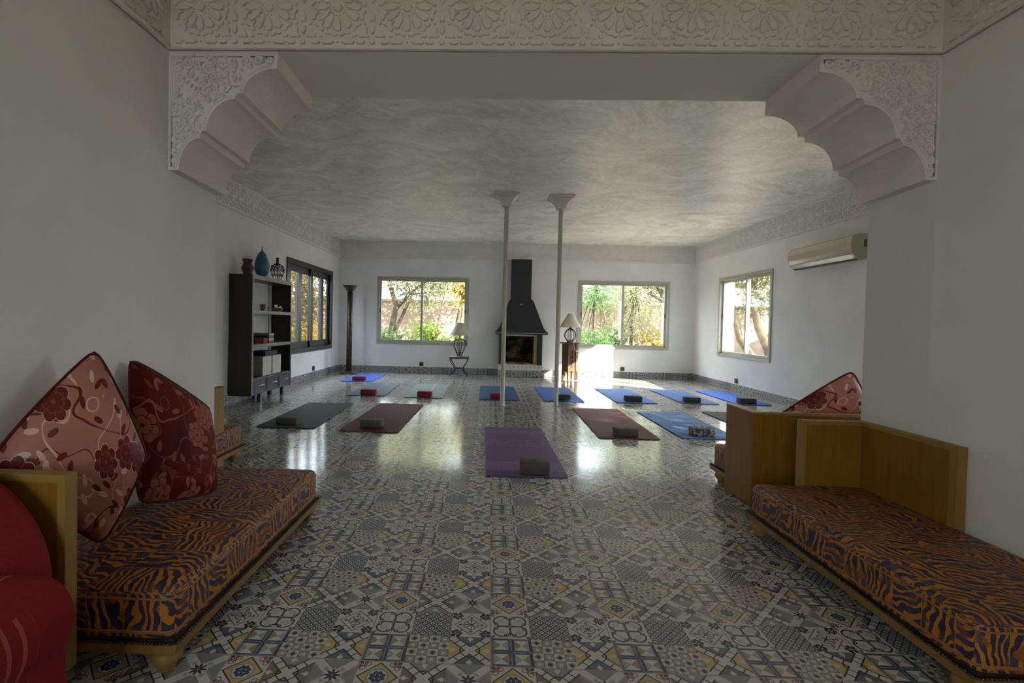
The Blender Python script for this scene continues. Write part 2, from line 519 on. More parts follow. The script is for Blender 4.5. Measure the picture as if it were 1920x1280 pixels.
ARMFAB = material('crimson_woven_fabric', _armfab, 0.8, 0.15, norm=lambda: bump(noise(objv(), 140, 2), 0.3, 0.003))
ALU = material('cream_grey_aluminium', mottled((0.44, 0.43, 0.37), 0.06, 20), 0.4, 0.5)
ALUD = material('black_gasket', (0.03, 0.03, 0.03), 0.5)  # plain black for latches, vent grille and socket holes
DARKALU = material('dark_bronze_aluminium', mottled((0.030, 0.028, 0.024), 0.15, 20), 0.35, 0.5)
IRON = material('wrought_iron', mottled((0.022, 0.020, 0.019), 0.2, 40), 0.5, 0.5, metal=0.4)
BRONZE = material('dark_mottled_bronze', lambda: ramp(noise(objv(), 22, 5, 0.7), [(0.35, (0.018, 0.015, 0.012)), (0.62, (0.085, 0.065, 0.038))]), 0.4, 0.5, metal=0.4)
SHADE = material('cream_parchment_shade', mottled((0.68, 0.61, 0.42), 0.05, 6), 0.75, 0.3)
SHADEG = material('beige_linen_shade', mottled((0.62, 0.57, 0.46), 0.05, 6), 0.75, 0.3)
POLE = material('cream_enamel_paint', mottled((0.62, 0.585, 0.50), 0.05, 3), 0.42, 0.5)
BLACKSTEEL = material('matte_black_steel', mottled((0.022, 0.022, 0.025), 0.1, 6), 0.45, 0.4)
STEELTRIM = material('brushed_steel_trim', (0.40, 0.39, 0.36), 0.35, 0.5, metal=0.6)
FIREBRICK = material('sooted_firebrick', lambda: ramp(noise(objv(), 5.0, 5, 0.6), [(0.40, (0.012, 0.010, 0.008)), (0.52, (0.09, 0.06, 0.032)), (0.64, (0.32, 0.20, 0.09))]), 0.9, 0.2)
YBRICK = material('yellow_firebrick', mottled((0.46, 0.33, 0.15), 0.15, 14), 0.85, 0.2)
CHAR = material('charred_log', mottled((0.05, 0.042, 0.036), 0.5, 20), 0.9, 0.2)
ASH = material('pale_ash', mottled((0.40, 0.36, 0.31), 0.3, 30), 0.95, 0.1)
EGGBLUE = material('blue_glazed_ceramic', mottled((0.050, 0.155, 0.27), 0.12, 6), 0.38, 0.5)
BRASSY = material('dull_brass', (0.23, 0.15, 0.06), 0.4, 0.5, metal=0.6)
STONE = material('brown_carved_stone', mottled((0.085, 0.055, 0.032), 0.35, 25), 0.6, 0.4)
POTTERY = material('brown_yellow_pottery', lambda: ramp(noise(objv(), 45, 2), [(0.42, (0.05, 0.025, 0.012)), (0.55, (0.35, 0.20, 0.05))]), 0.4, 0.5)
BASKET = material('woven_basket', lambda: ramp(noise(objv(), 70, 2), [(0.4, (0.12, 0.06, 0.02)), (0.6, (0.38, 0.23, 0.07))]), 0.7, 0.3)
PAPER = material('white_paper', mottled((0.72, 0.70, 0.66), 0.05, 20), 0.8, 0.2)
BOXGREY = material('grey_lid_card', mottled((0.20, 0.19, 0.16), 0.08, 20), 0.7, 0.3)
BOXDARK = material('black_card', mottled((0.022, 0.021, 0.026), 0.1, 20), 0.6, 0.3)
BOXWHITE = material('white_linen_box', mottled((0.60, 0.58, 0.52), 0.05, 20), 0.8, 0.2)
BOXSIDE = material('beige_gathered_linen', mottled((0.36, 0.30, 0.20), 0.12, 14), 0.85, 0.2, norm=lambda: bump(noise(objv(), 26, 2), 0.5, 0.02))
ROSE = material('rose_red_foam', mottled((0.33, 0.075, 0.09), 0.06, 30), 0.8, 0.2)
PLASTIC = material('cream_plastic', mottled((0.58, 0.55, 0.42), 0.03, 4), 0.16, 0.5, coat=0.3)
VENT = material('dark_vent_slot', (0.10, 0.10, 0.085), 0.5)
SOCKET = material('dark_brown_socket', (0.035, 0.030, 0.028), 0.4, 0.5)
WIRE = material('pale_flex', (0.55, 0.53, 0.48), 0.5)
HANDLE = material('white_metal_handle', (0.72, 0.72, 0.74), 0.3, 0.5)
def glass_mat():
    global NT
    m = bpy.data.materials.new('window_glass'); m.use_nodes = True
    NT = m.node_tree; NT.nodes.clear()
    o = NT.nodes.new('ShaderNodeOutputMaterial'); mixs = NT.nodes.new('ShaderNodeMixShader')
    t = NT.nodes.new('ShaderNodeBsdfTransparent'); g = NT.nodes.new('ShaderNodeBsdfGlossy'); lw = NT.nodes.new('ShaderNodeLayerWeight')
    t.inputs[0].default_value = (0.97, 0.985, 0.97, 1); g.inputs['Roughness'].default_value = 0.02
    lw.inputs['Blend'].default_value = 0.5
    fc = S(lw.outputs['Facing'])
    f5 = M_('POWER', fc, 5.0) * 0.75 + 0.05
    NT.links.new(f5.k, mixs.inputs[0]); NT.links.new(t.outputs[0], mixs.inputs[1]); NT.links.new(g.outputs[0], mixs.inputs[2])
    NT.links.new(mixs.outputs[0], o.inputs[0])
    return m
GLASS = glass_mat()
def leaf_mat(name, c0, c1):
    global NT
    m = bpy.data.materials.new(name); m.use_nodes = True
    NT = m.node_tree; NT.nodes.clear()
    o = NT.nodes.new('ShaderNodeOutputMaterial'); a = NT.nodes.new('ShaderNodeMixShader')
    d = NT.nodes.new('ShaderNodeBsdfDiffuse'); t = NT.nodes.new('ShaderNodeBsdfTranslucent')
    c = ramp(noise(objv(), 3.0, 3), [(0.35, c0), (0.65, c1)])
    NT.links.new(c.k, d.inputs[0]); NT.links.new(c.k, t.inputs[0])
    a.inputs[0].default_value = 0.4
    NT.links.new(d.outputs[0], a.inputs[1]); NT.links.new(t.outputs[0], a.inputs[2]); NT.links.new(a.outputs[0], o.inputs[0])
    return m
LEAF_OLIVE = leaf_mat('olive_leaves', (0.17, 0.175, 0.085), (0.40, 0.39, 0.23))
LEAF_PINE = leaf_mat('pine_needles', (0.06, 0.12, 0.05), (0.16, 0.24, 0.09))
LEAF_BRIGHT = leaf_mat('bright_green_leaves', (0.10, 0.18, 0.02), (0.24, 0.33, 0.05))
LEAF_GOLD = leaf_mat('golden_leaves', (0.22, 0.16, 0.03), (0.38, 0.29, 0.07))
LEAF_DEEP = leaf_mat('deep_olive_leaves', (0.065, 0.075, 0.03), (0.19, 0.19, 0.09))  # deeper olive tone for crowns that burned out in the sun
LEAF_BROWN = leaf_mat('brown_leaves', (0.045, 0.034, 0.018), (0.13, 0.092, 0.030))
LEAF_DGOLD = leaf_mat('dull_gold_leaves', (0.12, 0.085, 0.012), (0.24, 0.16, 0.03))
BARK = material('tree_bark', mottled((0.075, 0.057, 0.037), 0.45, 9), 0.9, 0.2)
RENDERW = material('pale_pink_garden_wall', mottled((0.27, 0.205, 0.17), 0.18, 1.5), 0.9, 0.2)
SOIL = material('sandy_garden_ground', mottled((0.22, 0.17, 0.11), 0.25, 3), 0.95, 0.1)
def rubber(name, c, amt=0.08):
    return material(name, mottled(c, amt, 9), 0.66, 0.2, norm=lambda: bump(noise(objv(), 220, 2), 0.25, 0.002))

# ------------------------------------------------------------------ floor: 45 cm slabs of nine motifs, each slab laid a touch out of level
rs = random.Random(3)
fb = MB()
for i in range(-8, 11):
    for j in range(-9, 22):
        x0 = T0X + i * 0.45; y0 = T0Y + j * 0.45
        if x0 + 0.45 < XL - 0.1 or x0 > XR + 0.1 or y0 + 0.45 < YN or y0 > YB + 0.4: continue
        if y0 + 0.45 < YA and (x0 + 0.45 < AL - 0.1 or x0 > AR + 0.1): continue
        a, b = rs.uniform(-0.0028, 0.0028), rs.uniform(-0.0028, 0.0028)
        for ci in range(3):
            for ri in range(3):
                q = []
                for du, dv in ((0, 0), (1, 0), (1, 1), (0, 1)):
                    px, py = (ci + du) * 0.15, (ri + dv) * 0.15
                    q.append((x0 + px, y0 + py, -0.0015 + a * (px - 0.225) + b * (py - 0.225)))
                fb.face(q, (2 - ri) * 3 + ci, [(0, 0), (1, 0), (1, 1), (0, 1)])
fb.face([(XL - .3, YN - .3, -0.02), (XR + .3, YN - .3, -0.02), (XR + .3, YB + .7, -0.02), (XL - .3, YB + .7, -0.02)], 7)
tag(fb.build('floor', TILES), kind='structure')

# ------------------------------------------------------------------ walls
def pierced(name, axis, at, thick, u0, u1, z0, z1, holes, m, label=None):
    """a wall across u with rectangular holes; axis 'x': plane x=at, u=y ; axis 'y': plane y=at, u=x ; thick is signed"""
    us = sorted({u0, u1, *[h[0] for h in holes], *[h[1] for h in holes]})
    zs = sorted({z0, z1, *[h[2] for h in holes], *[h[3] for h in holes]})
    b = MB()
    A, B = min(at, at + thick), max(at, at + thick)
    for i in range(len(us) - 1):
        k = 0
        while k < len(zs) - 1:
            def solid(kk):
                cu, cz = (us[i] + us[i + 1]) / 2, (zs[kk] + zs[kk + 1]) / 2
                return not any(h[0] < cu < h[1] and h[2] < cz < h[3] for h in holes)
            if not solid(k): k += 1; continue
            e = k
            while e + 1 < len(zs) - 1 and solid(e + 1): e += 1
            if axis == 'x': b.box(A, B, us[i], us[i + 1], zs[k], zs[e + 1])
            else: b.box(us[i], us[i + 1], A, B, zs[k], zs[e + 1])
            k = e + 1
    return tag(b.build(name, m), kind='structure')
W1 = (8.33, 10.74, 0.57, 2.215)       # left, dark
W2 = (-2.575, -0.51, 0.668, 2.178)    # back left
W3 = (2.015, 4.03, 0.668, 2.172)      # back right
W4 = (8.225, 10.05, 0.645, 2.150)     # right
W5 = (3.55, 5.35, 0.645, 2.150)       # right, behind the pier; unseen, added for light
FBX = (0.31, 1.06, 0.27, 0.92)
pierced('wall_back', 'y', YB, 0.28, XL - 0.28, XR + 0.28, 0, 3.2, [W2, W3, FBX], WALL)
pierced('wall_left', 'x', XL, -0.13, YD, YB, 0, 3.2, [W1], WALL)
pierced('wall_right', 'x', XR, 0.28, YD, YB, 0, 3.2, [W4, W5], WALL)
b = MB()
b.prism([(XL - .28, YA), (AL, YA), (AL2, YD), (XL - .28, YD)], lambda u, v, d: (u, v, d), 0, 3.2)
b.prism([(AR, YA), (XR + .28, YA), (XR + .28, YD), (AR2, YD)], lambda u, v, d: (u, v, d), 0, 3.2)
b.prism([(AL, YA), (AR, YA), (AR2, YD), (AL2, YD)], lambda u, v, d: (u, v, d), ZS, 3.2)
tag(b.build('wall_arch', WALLF), kind='structure')
b = MB(); b.box(AL - .28, AL, YN, YA, 0, 3.2); tag(b.build('wall_front_left', WALLF), kind='structure')
b = MB(); b.box(AR, AR + .28, YN, YA, 0, 3.2); tag(b.build('wall_front_right', WALLF), kind='structure')
pierced('wall_rear', 'y', YN, -0.28, AL - .28, AR + .28, 0, 3.2, [(-1.45, -0.15, 0.95, 2.2)], WALLF)
b = MB(); b.box(XL - .28, XR + .28, YN - .28, YB + .28, ZC, ZC + 0.22); tag(b.build('ceiling', CEIL), kind='structure')
# roof edge that shades the windows from the high sky
b = MB(); b.box(XL - .55, XR + .55, YN - .5, YB + .55, ZC + 0.221, ZC + 0.36); tag(b.build('roof_slab', RENDERW), kind='structure')
# firebox behind the fireplace opening
b = MB()
x0, x1, z0, z1 = FBX
b.box(x0 - .06, x0, YB + .005, YB + 0.5, z0 - .05, z1 + .05); b.box(x1, x1 + .06, YB + .005, YB + 0.5, z0 - .05, z1 + .05)
b.box(x0, x1, YB + 0.45, YB + 0.5, z0 - .05, z1 + .05); b.box(x0, x1, YB + .005, YB + .45, z0 - .05, z0); b.box(x0, x1, YB + .005, YB + .45, z1, z1 + .05)
FIREBOX = b

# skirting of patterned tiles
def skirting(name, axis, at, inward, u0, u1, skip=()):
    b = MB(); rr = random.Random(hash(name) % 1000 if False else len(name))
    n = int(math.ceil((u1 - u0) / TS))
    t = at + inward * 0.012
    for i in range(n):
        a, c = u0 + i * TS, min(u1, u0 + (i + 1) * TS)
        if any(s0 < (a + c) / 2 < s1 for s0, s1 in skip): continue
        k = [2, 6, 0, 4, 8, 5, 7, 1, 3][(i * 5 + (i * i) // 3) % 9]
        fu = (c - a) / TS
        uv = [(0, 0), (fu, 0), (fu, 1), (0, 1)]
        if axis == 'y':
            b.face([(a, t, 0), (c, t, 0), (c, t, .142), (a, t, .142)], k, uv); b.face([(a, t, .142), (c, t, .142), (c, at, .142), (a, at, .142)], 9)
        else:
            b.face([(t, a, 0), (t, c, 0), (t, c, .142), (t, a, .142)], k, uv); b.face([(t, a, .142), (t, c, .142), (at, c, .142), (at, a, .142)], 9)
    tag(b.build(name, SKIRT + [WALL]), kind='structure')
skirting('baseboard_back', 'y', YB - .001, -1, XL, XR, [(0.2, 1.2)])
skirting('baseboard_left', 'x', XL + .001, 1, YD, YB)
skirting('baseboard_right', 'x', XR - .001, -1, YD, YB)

# ------------------------------------------------------------------ carved friezes
def rosette(b, fn, cx_, cy_, p, h, g=1.0, n_star=16):
    """one repeat of the carved star pattern, p = pitch"""
    b.relief([(cx_ + p * r_ * math.sin(PI * i / n_star), cy_ + p * r_ * math.cos(PI * i / n_star)) for i in range(2 * n_star) for r_ in ((.070 if i % 2 == 0 else .055),)], fn, h, 0.10)
    for i in range(12):
        a = 2 * PI * i / 12
        def L(t, wd): return (cx_ + p * (t * math.sin(a) + wd * math.cos(a)), cy_ + p * (t * math.cos(a) - wd * math.sin(a)))
        b.relief([L(.112, 0), L(.185, .037), L(.305, .048), L(.328, .032), L(.338, .014), L(.338, -.014), L(.328, -.032), L(.305, -.048), L(.185, -.037)], fn, h, 0.10)
        a += PI / 12
        b.relief([L(.098, 0), L(.108, .008), L(.118, 0), L(.108, -.008)], fn, h * .7, 0.3)
        if abs(math.sin(a)) < .93 or True:
            b.relief([L(.262, 0), L(.330, .020), L(.350, .064), L(.374, .089), L(.408, .078), L(.409, .044), L(.392, 0), L(.409, -.044), L(.408, -.078), L(.374, -.089), L(.350, -.064), L(.330, -.020)], fn, h, 0.10)
ZROS = 2.742
def lace(b, fn, cx_, cy_, p, h):
    b.relief(circ(cx_, cy_, .07 * p, 8), fn, h, .08)
    for i in range(10):
        a = 2 * PI * (i + .5) / 10
        def L(t, wd): return (cx_ + p * (t * math.sin(a) + wd * math.cos(a)), cy_ + p * (t * math.cos(a) - wd * math.sin(a)))
        b.relief([L(.125, 0), L(.22, .042), L(.36, .062), L(.455, .02), L(.455, -.02), L(.36, -.062), L(.22, -.042)], fn, h, .08)
def between(b, fn, cx_, cy_, p, h):
    """pieces on the seam between two stars"""
    Q = lambda u, v: (cx_ + p * u, cy_ + p * v)
    for sg in (-1, 1):
        b.relief([Q(0, sg * .045), Q(.040, sg * .115), Q(.036, sg * .205), Q(-.036, sg * .205), Q(-.040, sg * .115)], fn, h, .14)
        b.relief([Q(0, sg * .235), Q(.036, sg * .262), Q(.036, sg * .345), Q(0, sg * .385), Q(-.036, sg * .345), Q(-.036, sg * .262)], fn, h, .16)
        for s2 in (-1, 1):
            b.relief([Q(s2 * .072, sg * .275), Q(s2 * .135, sg * .31), Q(s2 * .175, sg * .37), Q(s2 * .195, sg * .428), Q(s2 * .055, sg * .425), Q(s2 * .035, sg * .405), Q(s2 * .072, sg * .375)], fn, h, .13)
            b.relief([Q(s2 * .085, sg * .20), Q(s2 * .108, sg * .225), Q(s2 * .135, sg * .222), Q(s2 * .112, sg * .247), Q(s2 * .092, sg * .245)], fn, h, .2)
            b.relief([Q(s2 * .215, sg * .385), Q(s2 * .25, sg * .392), Q(s2 * .295, sg * .418), Q(s2 * .235, sg * .425)], fn, h, .2)
def frieze(name, fn, u0, u1, z0, z1, pitch, rows, h, label=None, border=True, phase=0.5):
    b = MB()
    b.face([fn(u0, z0, 0), fn(u1, z0, 0), fn(u1, z1, 0), fn(u0, z1, 0)])
    bd = 0.0
    if border:
        bd = min(0.055, (z1 - z0) * 0.11)
        mold = bd * 0.5
        for za, zb in ((z0, z0 + mold), (z1 - mold, z1)):
            b.prism([(za, 0), (za + (zb - za) * .1, h * 1.3), (zb - (zb - za) * .1, h * 1.3), (zb, 0)], lambda p, q, d: fn(d, p, q), u0, u1)
    zi0, zi1 = z0 + bd * .55, z1 - bd * .55
    n = max(1, int(round((u1 - u0) / pitch))); p = (u1 - u0) / n
    if rows == 1: cents = [ZROS]
    else: cents = [zi0 + (j + .5) * (zi1 - zi0) / rows for j in range(rows)]
    for jj, zc in enumerate(cents):
        for i in range(n):
            if rows == 1: rosette(b, fn, u0 + (i + .5) * p, zc, p, h)
            else: lace(b, fn, u0 + (i + .5) * p, zc, p, h)
        for i in range(1, n):
            if rows == 1: between(b, fn, u0 + i * p, zc, p, h)
            else:
                for sg in (-1, 1): b.relief(circ(u0 + i * p, zc + sg * .30 * p, .075 * p, 6), fn, h, .08)
                b.relief([(u0 + i * p, zc - .2 * p), (u0 + (i + .06) * p, zc), (u0 + i * p, zc + .2 * p), (u0 + (i - .06) * p, zc)], fn, h, .08)
        for sg in (-1, 1):
            zb = zc + sg * .488 * p
            if not (zi0 < zb - .03 * p and zb + .03 * p < zi1): continue
            if rows > 1 and not ((jj == 0 and sg < 0) or (jj == rows - 1 and sg > 0)): continue
            for i in range(n):
                c = u0 + (i + .5) * p
                b.relief([(c, zb - .012 * p), (c + .012 * p, zb), (c, zb + .012 * p), (c - .012 * p, zb)], fn, h, .25)
                for s2 in (-1, 1):
                    for ca, hw in ((.150, .098), (.325, .066)):
                        b.relief([(c + s2 * (ca - hw) * p, zb), (c + s2 * (ca - hw * .62) * p, zb - .031 * p), (c + s2 * (ca + hw * .72) * p, zb - .031 * p), (c + s2 * (ca + hw) * p, zb), (c + s2 * (ca + hw * .72) * p, zb + .031 * p), (c + s2 * (ca - hw * .62) * p, zb + .031 * p)], fn, h, .12)
                if i: b.relief([(u0 + i * p + p * r_ * math.sin(PI * k / 8), zb + p * r_ * math.cos(PI * k / 8)) for k in range(16) for r_ in ((.045 if k % 2 == 0 else .033),)], fn, h, .15)
    return tag(b.build(name, PLASTER if rows == 1 else PLASTERW), kind='structure')
frieze('trim_1', lambda u, z, d: (u, YA - .012 - d, z), AL, AR, ZS, 2.95, (AR - AL) / 11, 1, 0.012)
frieze('trim_2', lambda u, z, d: (AL + .012 + d, u, z), YA - 2.1, YA - .012, ZS, 2.95, 0.348, 1, 0.012)
frieze('trim_3', lambda u, z, d: (AR - .012 - d, u, z), YA - 2.1, YA - .012, ZS, 2.95, 0.348, 1, 0.012)
frieze('trim_4', lambda u, z, d: (u, YB - .012 - d, z), XL, 0.37, ZF, ZC, 0.187, 2, 0.016)
frieze('trim_5', lambda u, z, d: (u, YB - .012 - d, z), 0.955, XR, ZF, ZC, 0.187, 2, 0.016)
frieze('trim_6', lambda u, z, d: (XL + .012 + d, u, z), YD, YB - .02, ZF, ZC, 0.187, 2, 0.016)
frieze('trim_7', lambda u, z, d: (XR - .012 - d, u, z), YD, YB - .02, ZF, ZC, 0.187, 2, 0.016)
b = MB(); b.box(0.37, 0.955, YB - 0.13, YB - 0.0005, ZF - .01, ZC - .0005); tag(b.build('trim_8', WALL), kind='structure')
frieze('trim_9', lambda u, z, d: (u, YB - .132 - d, z), 0.37, 0.955, ZF, ZC - .001, 0.187, 2, 0.016)
# thin rail under the big-room frieze
b = MB()
b.box(XL, XL + .02, YD, YB, ZF - .012, ZF); b.box(XR - .02, XR, YD, YB, ZF - .012, ZF); b.box(XL, 0.37, YB - .02, YB, ZF - .012, ZF); b.box(0.955, XR, YB - .02, YB, ZF - .012, ZF)
tag(b.build('trim_10', PLASTER), kind='structure')

# ------------------------------------------------------------------ scalloped arch brackets
def corbel(name, wall_x, wall_x2, sg, k):
    pr = [(-0.002, 1.925), (.055, 1.925)]
    pr += [(.165 - .11 * math.cos(R(a)), 1.925 + .165 * math.sin(R(a))) for a in range(10, 91, 10)]
    pr += [(.165, 2.125), (.198, 2.125)]
    pr += [(.35 - .152 * math.cos(R(a)), 2.125 + .165 * math.sin(R(a))) for a in range(10, 91, 10)]
    pr += [(.35, 2.32), (.388, 2.32)]
    pr += [(.563 - .175 * math.cos(R(a)), 2.32 + .125 * math.sin(R(a))) for a in range(10, 91, 10)]
    pr += [(.563, ZS + .001), (-0.002, ZS + .001)]
    X = lambda d, y=YA: wall_x + sg * d * k + (wall_x2 - wall_x) * (y - YA) / (YD - YA) * (1 - .75 * max(0, d) / .563)
    b = MB()
    b.prism(pr, lambda u, z, d: (X(u, d), d, z), YA - .0005, YD)
    fn = lambda u, z, d: (X(u), YA - .001 - d, z)
    # raised border of the carved panel
    inner = [(.041, 1.94)] + [(.165 - .124 * math.cos(R(a)), 1.925 + .179 * math.sin(R(a))) for a in range(8, 89, 8)]
    inner += [(.184, 2.139)] + [(.35 - .166 * math.cos(R(a)), 2.125 + .179 * math.sin(R(a))) for a in range(8, 89, 8)]
    inner += [(.374, 2.334)] + [(.563 - .189 * math.cos(R(a)), 2.32 + .139 * math.sin(R(a))) for a in range(8, 86, 8)]
    top = ZS - .028
    loop = [(.018, 1.94)] + inner + [(.548, top), (.018, top)]
    b.tube([fn(u, z, .001) for u, z in loop], 0.005, 6, closed=True)
    def stroke(pts, r0=.009, r1=None):
        n = len(pts); r1 = r0 if r1 is None else r1
        b.tube([fn(u, z, .0015) for u, z in pts], [r0 + (r1 - r0) * i / (n - 1) for i in range(n)], 6)
    def spiral(cu, cz, r, a0, turns, d=1, r0=.0095):
        pts = []
        n = int(26 * turns)
        for i in range(n + 1):
            t = i / n; a = R(a0) + d * 2 * PI * turns * t
            rr = r * (1 - .82 * t)
            pts.append((cu + rr * math.cos(a), cz + rr * math.sin(a)))
        stroke(pts, r0, r0 * .6)
        b.relief(circ(cu, cz, r * .2, 8), fn, .012, .3)
    def leaf(u, z, l, a, w_=.35):
        ca, sa = math.cos(R(a)), math.sin(R(a))
        q = [(0, 0), (.25, .5 * w_), (.55, .42 * w_), (1, .12), (.6, -.3 * w_), (.25, -.45 * w_)]
        b.relief([(u + l * (x * ca - y * sa), z + l * (x * sa + y * ca)) for x, y in q], fn, .016, .25)
    # palmette
    hc = (.125, 2.375)
    heart = [(hc[0] + .062 * (math.sin(t) ** 3) * 1.15, hc[1] + .062 * (.81 * math.cos(t) - .31 * math.cos(2 * t) - .12 * math.cos(3 * t))) for t in [2 * PI * i / 28 for i in range(28)]]
    heart = [(hc[0] + (u - hc[0]) * .8 - (z - hc[1]) * .55, hc[1] + (z - hc[1]) * .9 + (u - hc[0]) * .55) for u, z in heart]
    b.tube([fn(u, z, .0015) for u, z in heart], .0075, 6, closed=True)
    for i in range(4):
        u_, z_ = hc[0] - .026 + .018 * i, hc[1] + .026 - .016 * i
        leaf(u_ + .004, z_ + .004, .030, 62 - 12 * i); leaf(u_ - .004, z_ - .004, .028, -140 + 10 * i)
    for cu, cz, r, a0, tn, d in ((.05, 2.462, .030, 200, 1.6, 1), (.10, 2.468, .028, -20, 1.5, -1), (.215, 2.44, .034, 180, 1.7, -1), (.275, 2.468, .024, 0, 1.4, 1), (.195, 2.375, .034, 90, 1.7, 1),
                                 (.325, 2.455, .028, 200, 1.5, 1), (.41, 2.478, .026, 180, 1.5, -1), (.47, 2.482, .022, 0, 1.4, 1), (.285, 2.395, .032, 270, 1.6, -1), (.525, 2.488, .016, 180, 1.2, 1),
                                 (.055, 2.375, .026, 90, 1.5, -1), (.045, 2.285, .026, 270, 1.6, 1), (.115, 2.275, .034, 45, 1.7, -1), (.180, 2.300, .026, 0, 1.4, 1), (.05, 2.225, .026, 90, 1.5, 1),
                                 (.105, 2.205, .026, 180, 1.5, -1), (.235, 2.335, .026, 90, 1.3, -1), (.065, 2.150, .030, 0, 1.6, 1), (.118, 2.145, .020, 90, 1.3, -1), (.048, 2.080, .024, 270, 1.5, -1), (.043, 2.015, .020, 90, 1.4, 1), (.034, 1.968, .013, 0, 1.2, 1)):
        spiral(cu, cz, r, a0, tn, d)
    def zlow(u):
        if u < .041: return 1.95
        if u < .165: return 1.925 + .179 * math.sqrt(max(0, 1 - ((.165 - u) / .124) ** 2))
        if u < .184: return 2.139
        if u < .35: return 2.125 + .179 * math.sqrt(max(0, 1 - ((.35 - u) / .166) ** 2))
        if u < .374: return 2.334
        return 2.32 + .139 * math.sqrt(max(0, 1 - ((.563 - u) / .189) ** 2))
    rr = random.Random(4); done = []
    for i in range(6000):
        u = rr.uniform(.028, .535); z = rr.uniform(1.955, ZS - .035)
        if z < zlow(u) + .014 or z < zlow(min(.55, u + .018)) + .004: continue
        if any(abs(u - p) + abs(z - q) < .024 for p, q in done): continue
        if math.hypot(u - hc[0], z - hc[1]) < .07: continue
        done.append((u, z)); k2 = rr.random()
        if k2 < .35: spiral(u, z, rr.uniform(.014, .019), rr.uniform(0, 360), 1.2, rr.choice((-1, 1)), .006)
        elif u > .062: leaf(u - .012, z, rr.uniform(.026, .038), rr.uniform(0, 360))
    return tag(b.build(name, PLASTER), kind='structure')
corbel('trim_11', AL, AL2, 1, 1.0)
corbel('trim_12', AR, AR2, -1, 1.04)

# ------------------------------------------------------------------ windows
def window(name, axis, at, inward, W, bars, m, fw=0.055, sw=0.045, dark=False, handle_z=1.42):
    """sliding window set flush with the inside of the wall; bars: meeting stiles along u"""
    u0, u1, z0, z1 = W
    root = thing(name, None, None, (at, (u0 + u1) / 2, z0) if axis == 'x' else ((u0 + u1) / 2, at, z0), kind='structure')
    def bx(b, ua, ub, za, zb, d0, d1):
        a, c = sorted((at + inward * d0, at + inward * d1))
        if axis == 'x': b.box(a, c, ua, ub, za, zb)
        else: b.box(ua, ub, a, c, za, zb)
    f = MB(); e = 0.02
    for ua, ub, za, zb in ((u0 - e, u1 + e, z1 - fw + e, z1 + e), (u0 - e, u1 + e, z0 - e, z0 + fw - e), (u0 - e, u0 + fw - e, z0 + fw - e, z1 - fw + e), (u1 - fw + e, u1 + e, z0 + fw - e, z1 - fw + e)):
        bx(f, ua, ub, za, zb, 0.018, -0.10)
    f.build('frame', m, root, bevel=0.004)
    a = [u0 + fw - e] + list(bars) + [u1 - fw + e]
    for i in range(len(a) - 1):
        ua, ub = a[i], a[i + 1]
        dpt = (-0.005, -0.035) if i % 2 == 0 else (-0.04, -0.07)
        ua2 = ua - (sw * .5 if i else 0); ub2 = ub + (sw * .5 if i < len(a) - 2 else 0)
        s_ = MB()
        za, zb = z0 + fw - e, z1 - fw + e
        bx(s_, ua2, ub2, za, za + sw, *dpt); bx(s_, ua2, ub2, zb - sw, zb, *dpt)
        bx(s_, ua2, ua2 + sw, za + sw, zb - sw, *dpt); bx(s_, ub2 - sw, ub2, za + sw, zb - sw, *dpt)
        so = s_.build('sash', m, root, bevel=0.003)
        p = MB(); mid = (dpt[0] + dpt[1]) / 2
        bx(p, ua2 + sw, ub2 - sw, za + sw, zb - sw, mid - .002, mid + .002)
        p.build('pane', GLASS, so)
        h = MB()
        hu = ua2 + sw * .5 if i == 0 else ub2 - sw * .5
        bx(h, hu - .008, hu + .008, handle_z - .05, handle_z + .05, dpt[0] + .012, dpt[0])
        if i in (0, len(a) - 2): h.build('latch', ALUD, so)
    return root
window('window_1', 'x', XL, 1, W1, (8.96, 9.55, 10.15), DARKALU, 0.09, 0.12)
window('window_2', 'y', YB, -1, W2, (-1.565,), ALU)
window('window_3', 'y', YB, -1, W3, (3.005,), ALU)
window('window_4', 'x', XR, -1, W4, (9.05,), ALU)
window('added_window_5', 'x', XR, -1, W5, (4.45,), ALU)  # unseen window, made up to bring daylight in behind the pier
window('added_window_6', 'y', YN, 1, (-1.45, -0.15, 0.95, 2.2), (-0.8,), ALU)  # unseen rear window, made up to light the front room
# sampling portals outside the windows, no light of their own
portal('portal_1', (XL - .30, (W1[0] + W1[1]) / 2, 1.4), (0, R(-90), 0), 1.65, 2.41)
portal('portal_2', ((W2[0] + W2[1]) / 2, YB + .30, 1.42), (R(-90), 0, 0), 2.07, 1.51)
portal('portal_3', ((W3[0] + W3[1]) / 2, YB + .30, 1.42), (R(-90), 0, 0), 2.02, 1.51)
portal('portal_4', (XR + .30, (W4[0] + W4[1]) / 2, 1.4), (0, R(90), 0), 1.51, 1.83)
portal('portal_5', (XR + .30, (W5[0] + W5[1]) / 2, 1.4), (0, R(90), 0), 1.51, 1.8)
portal('portal_6', (-.8, YN - .30, 1.575), (R(90), 0, 0), 1.3, 1.25)

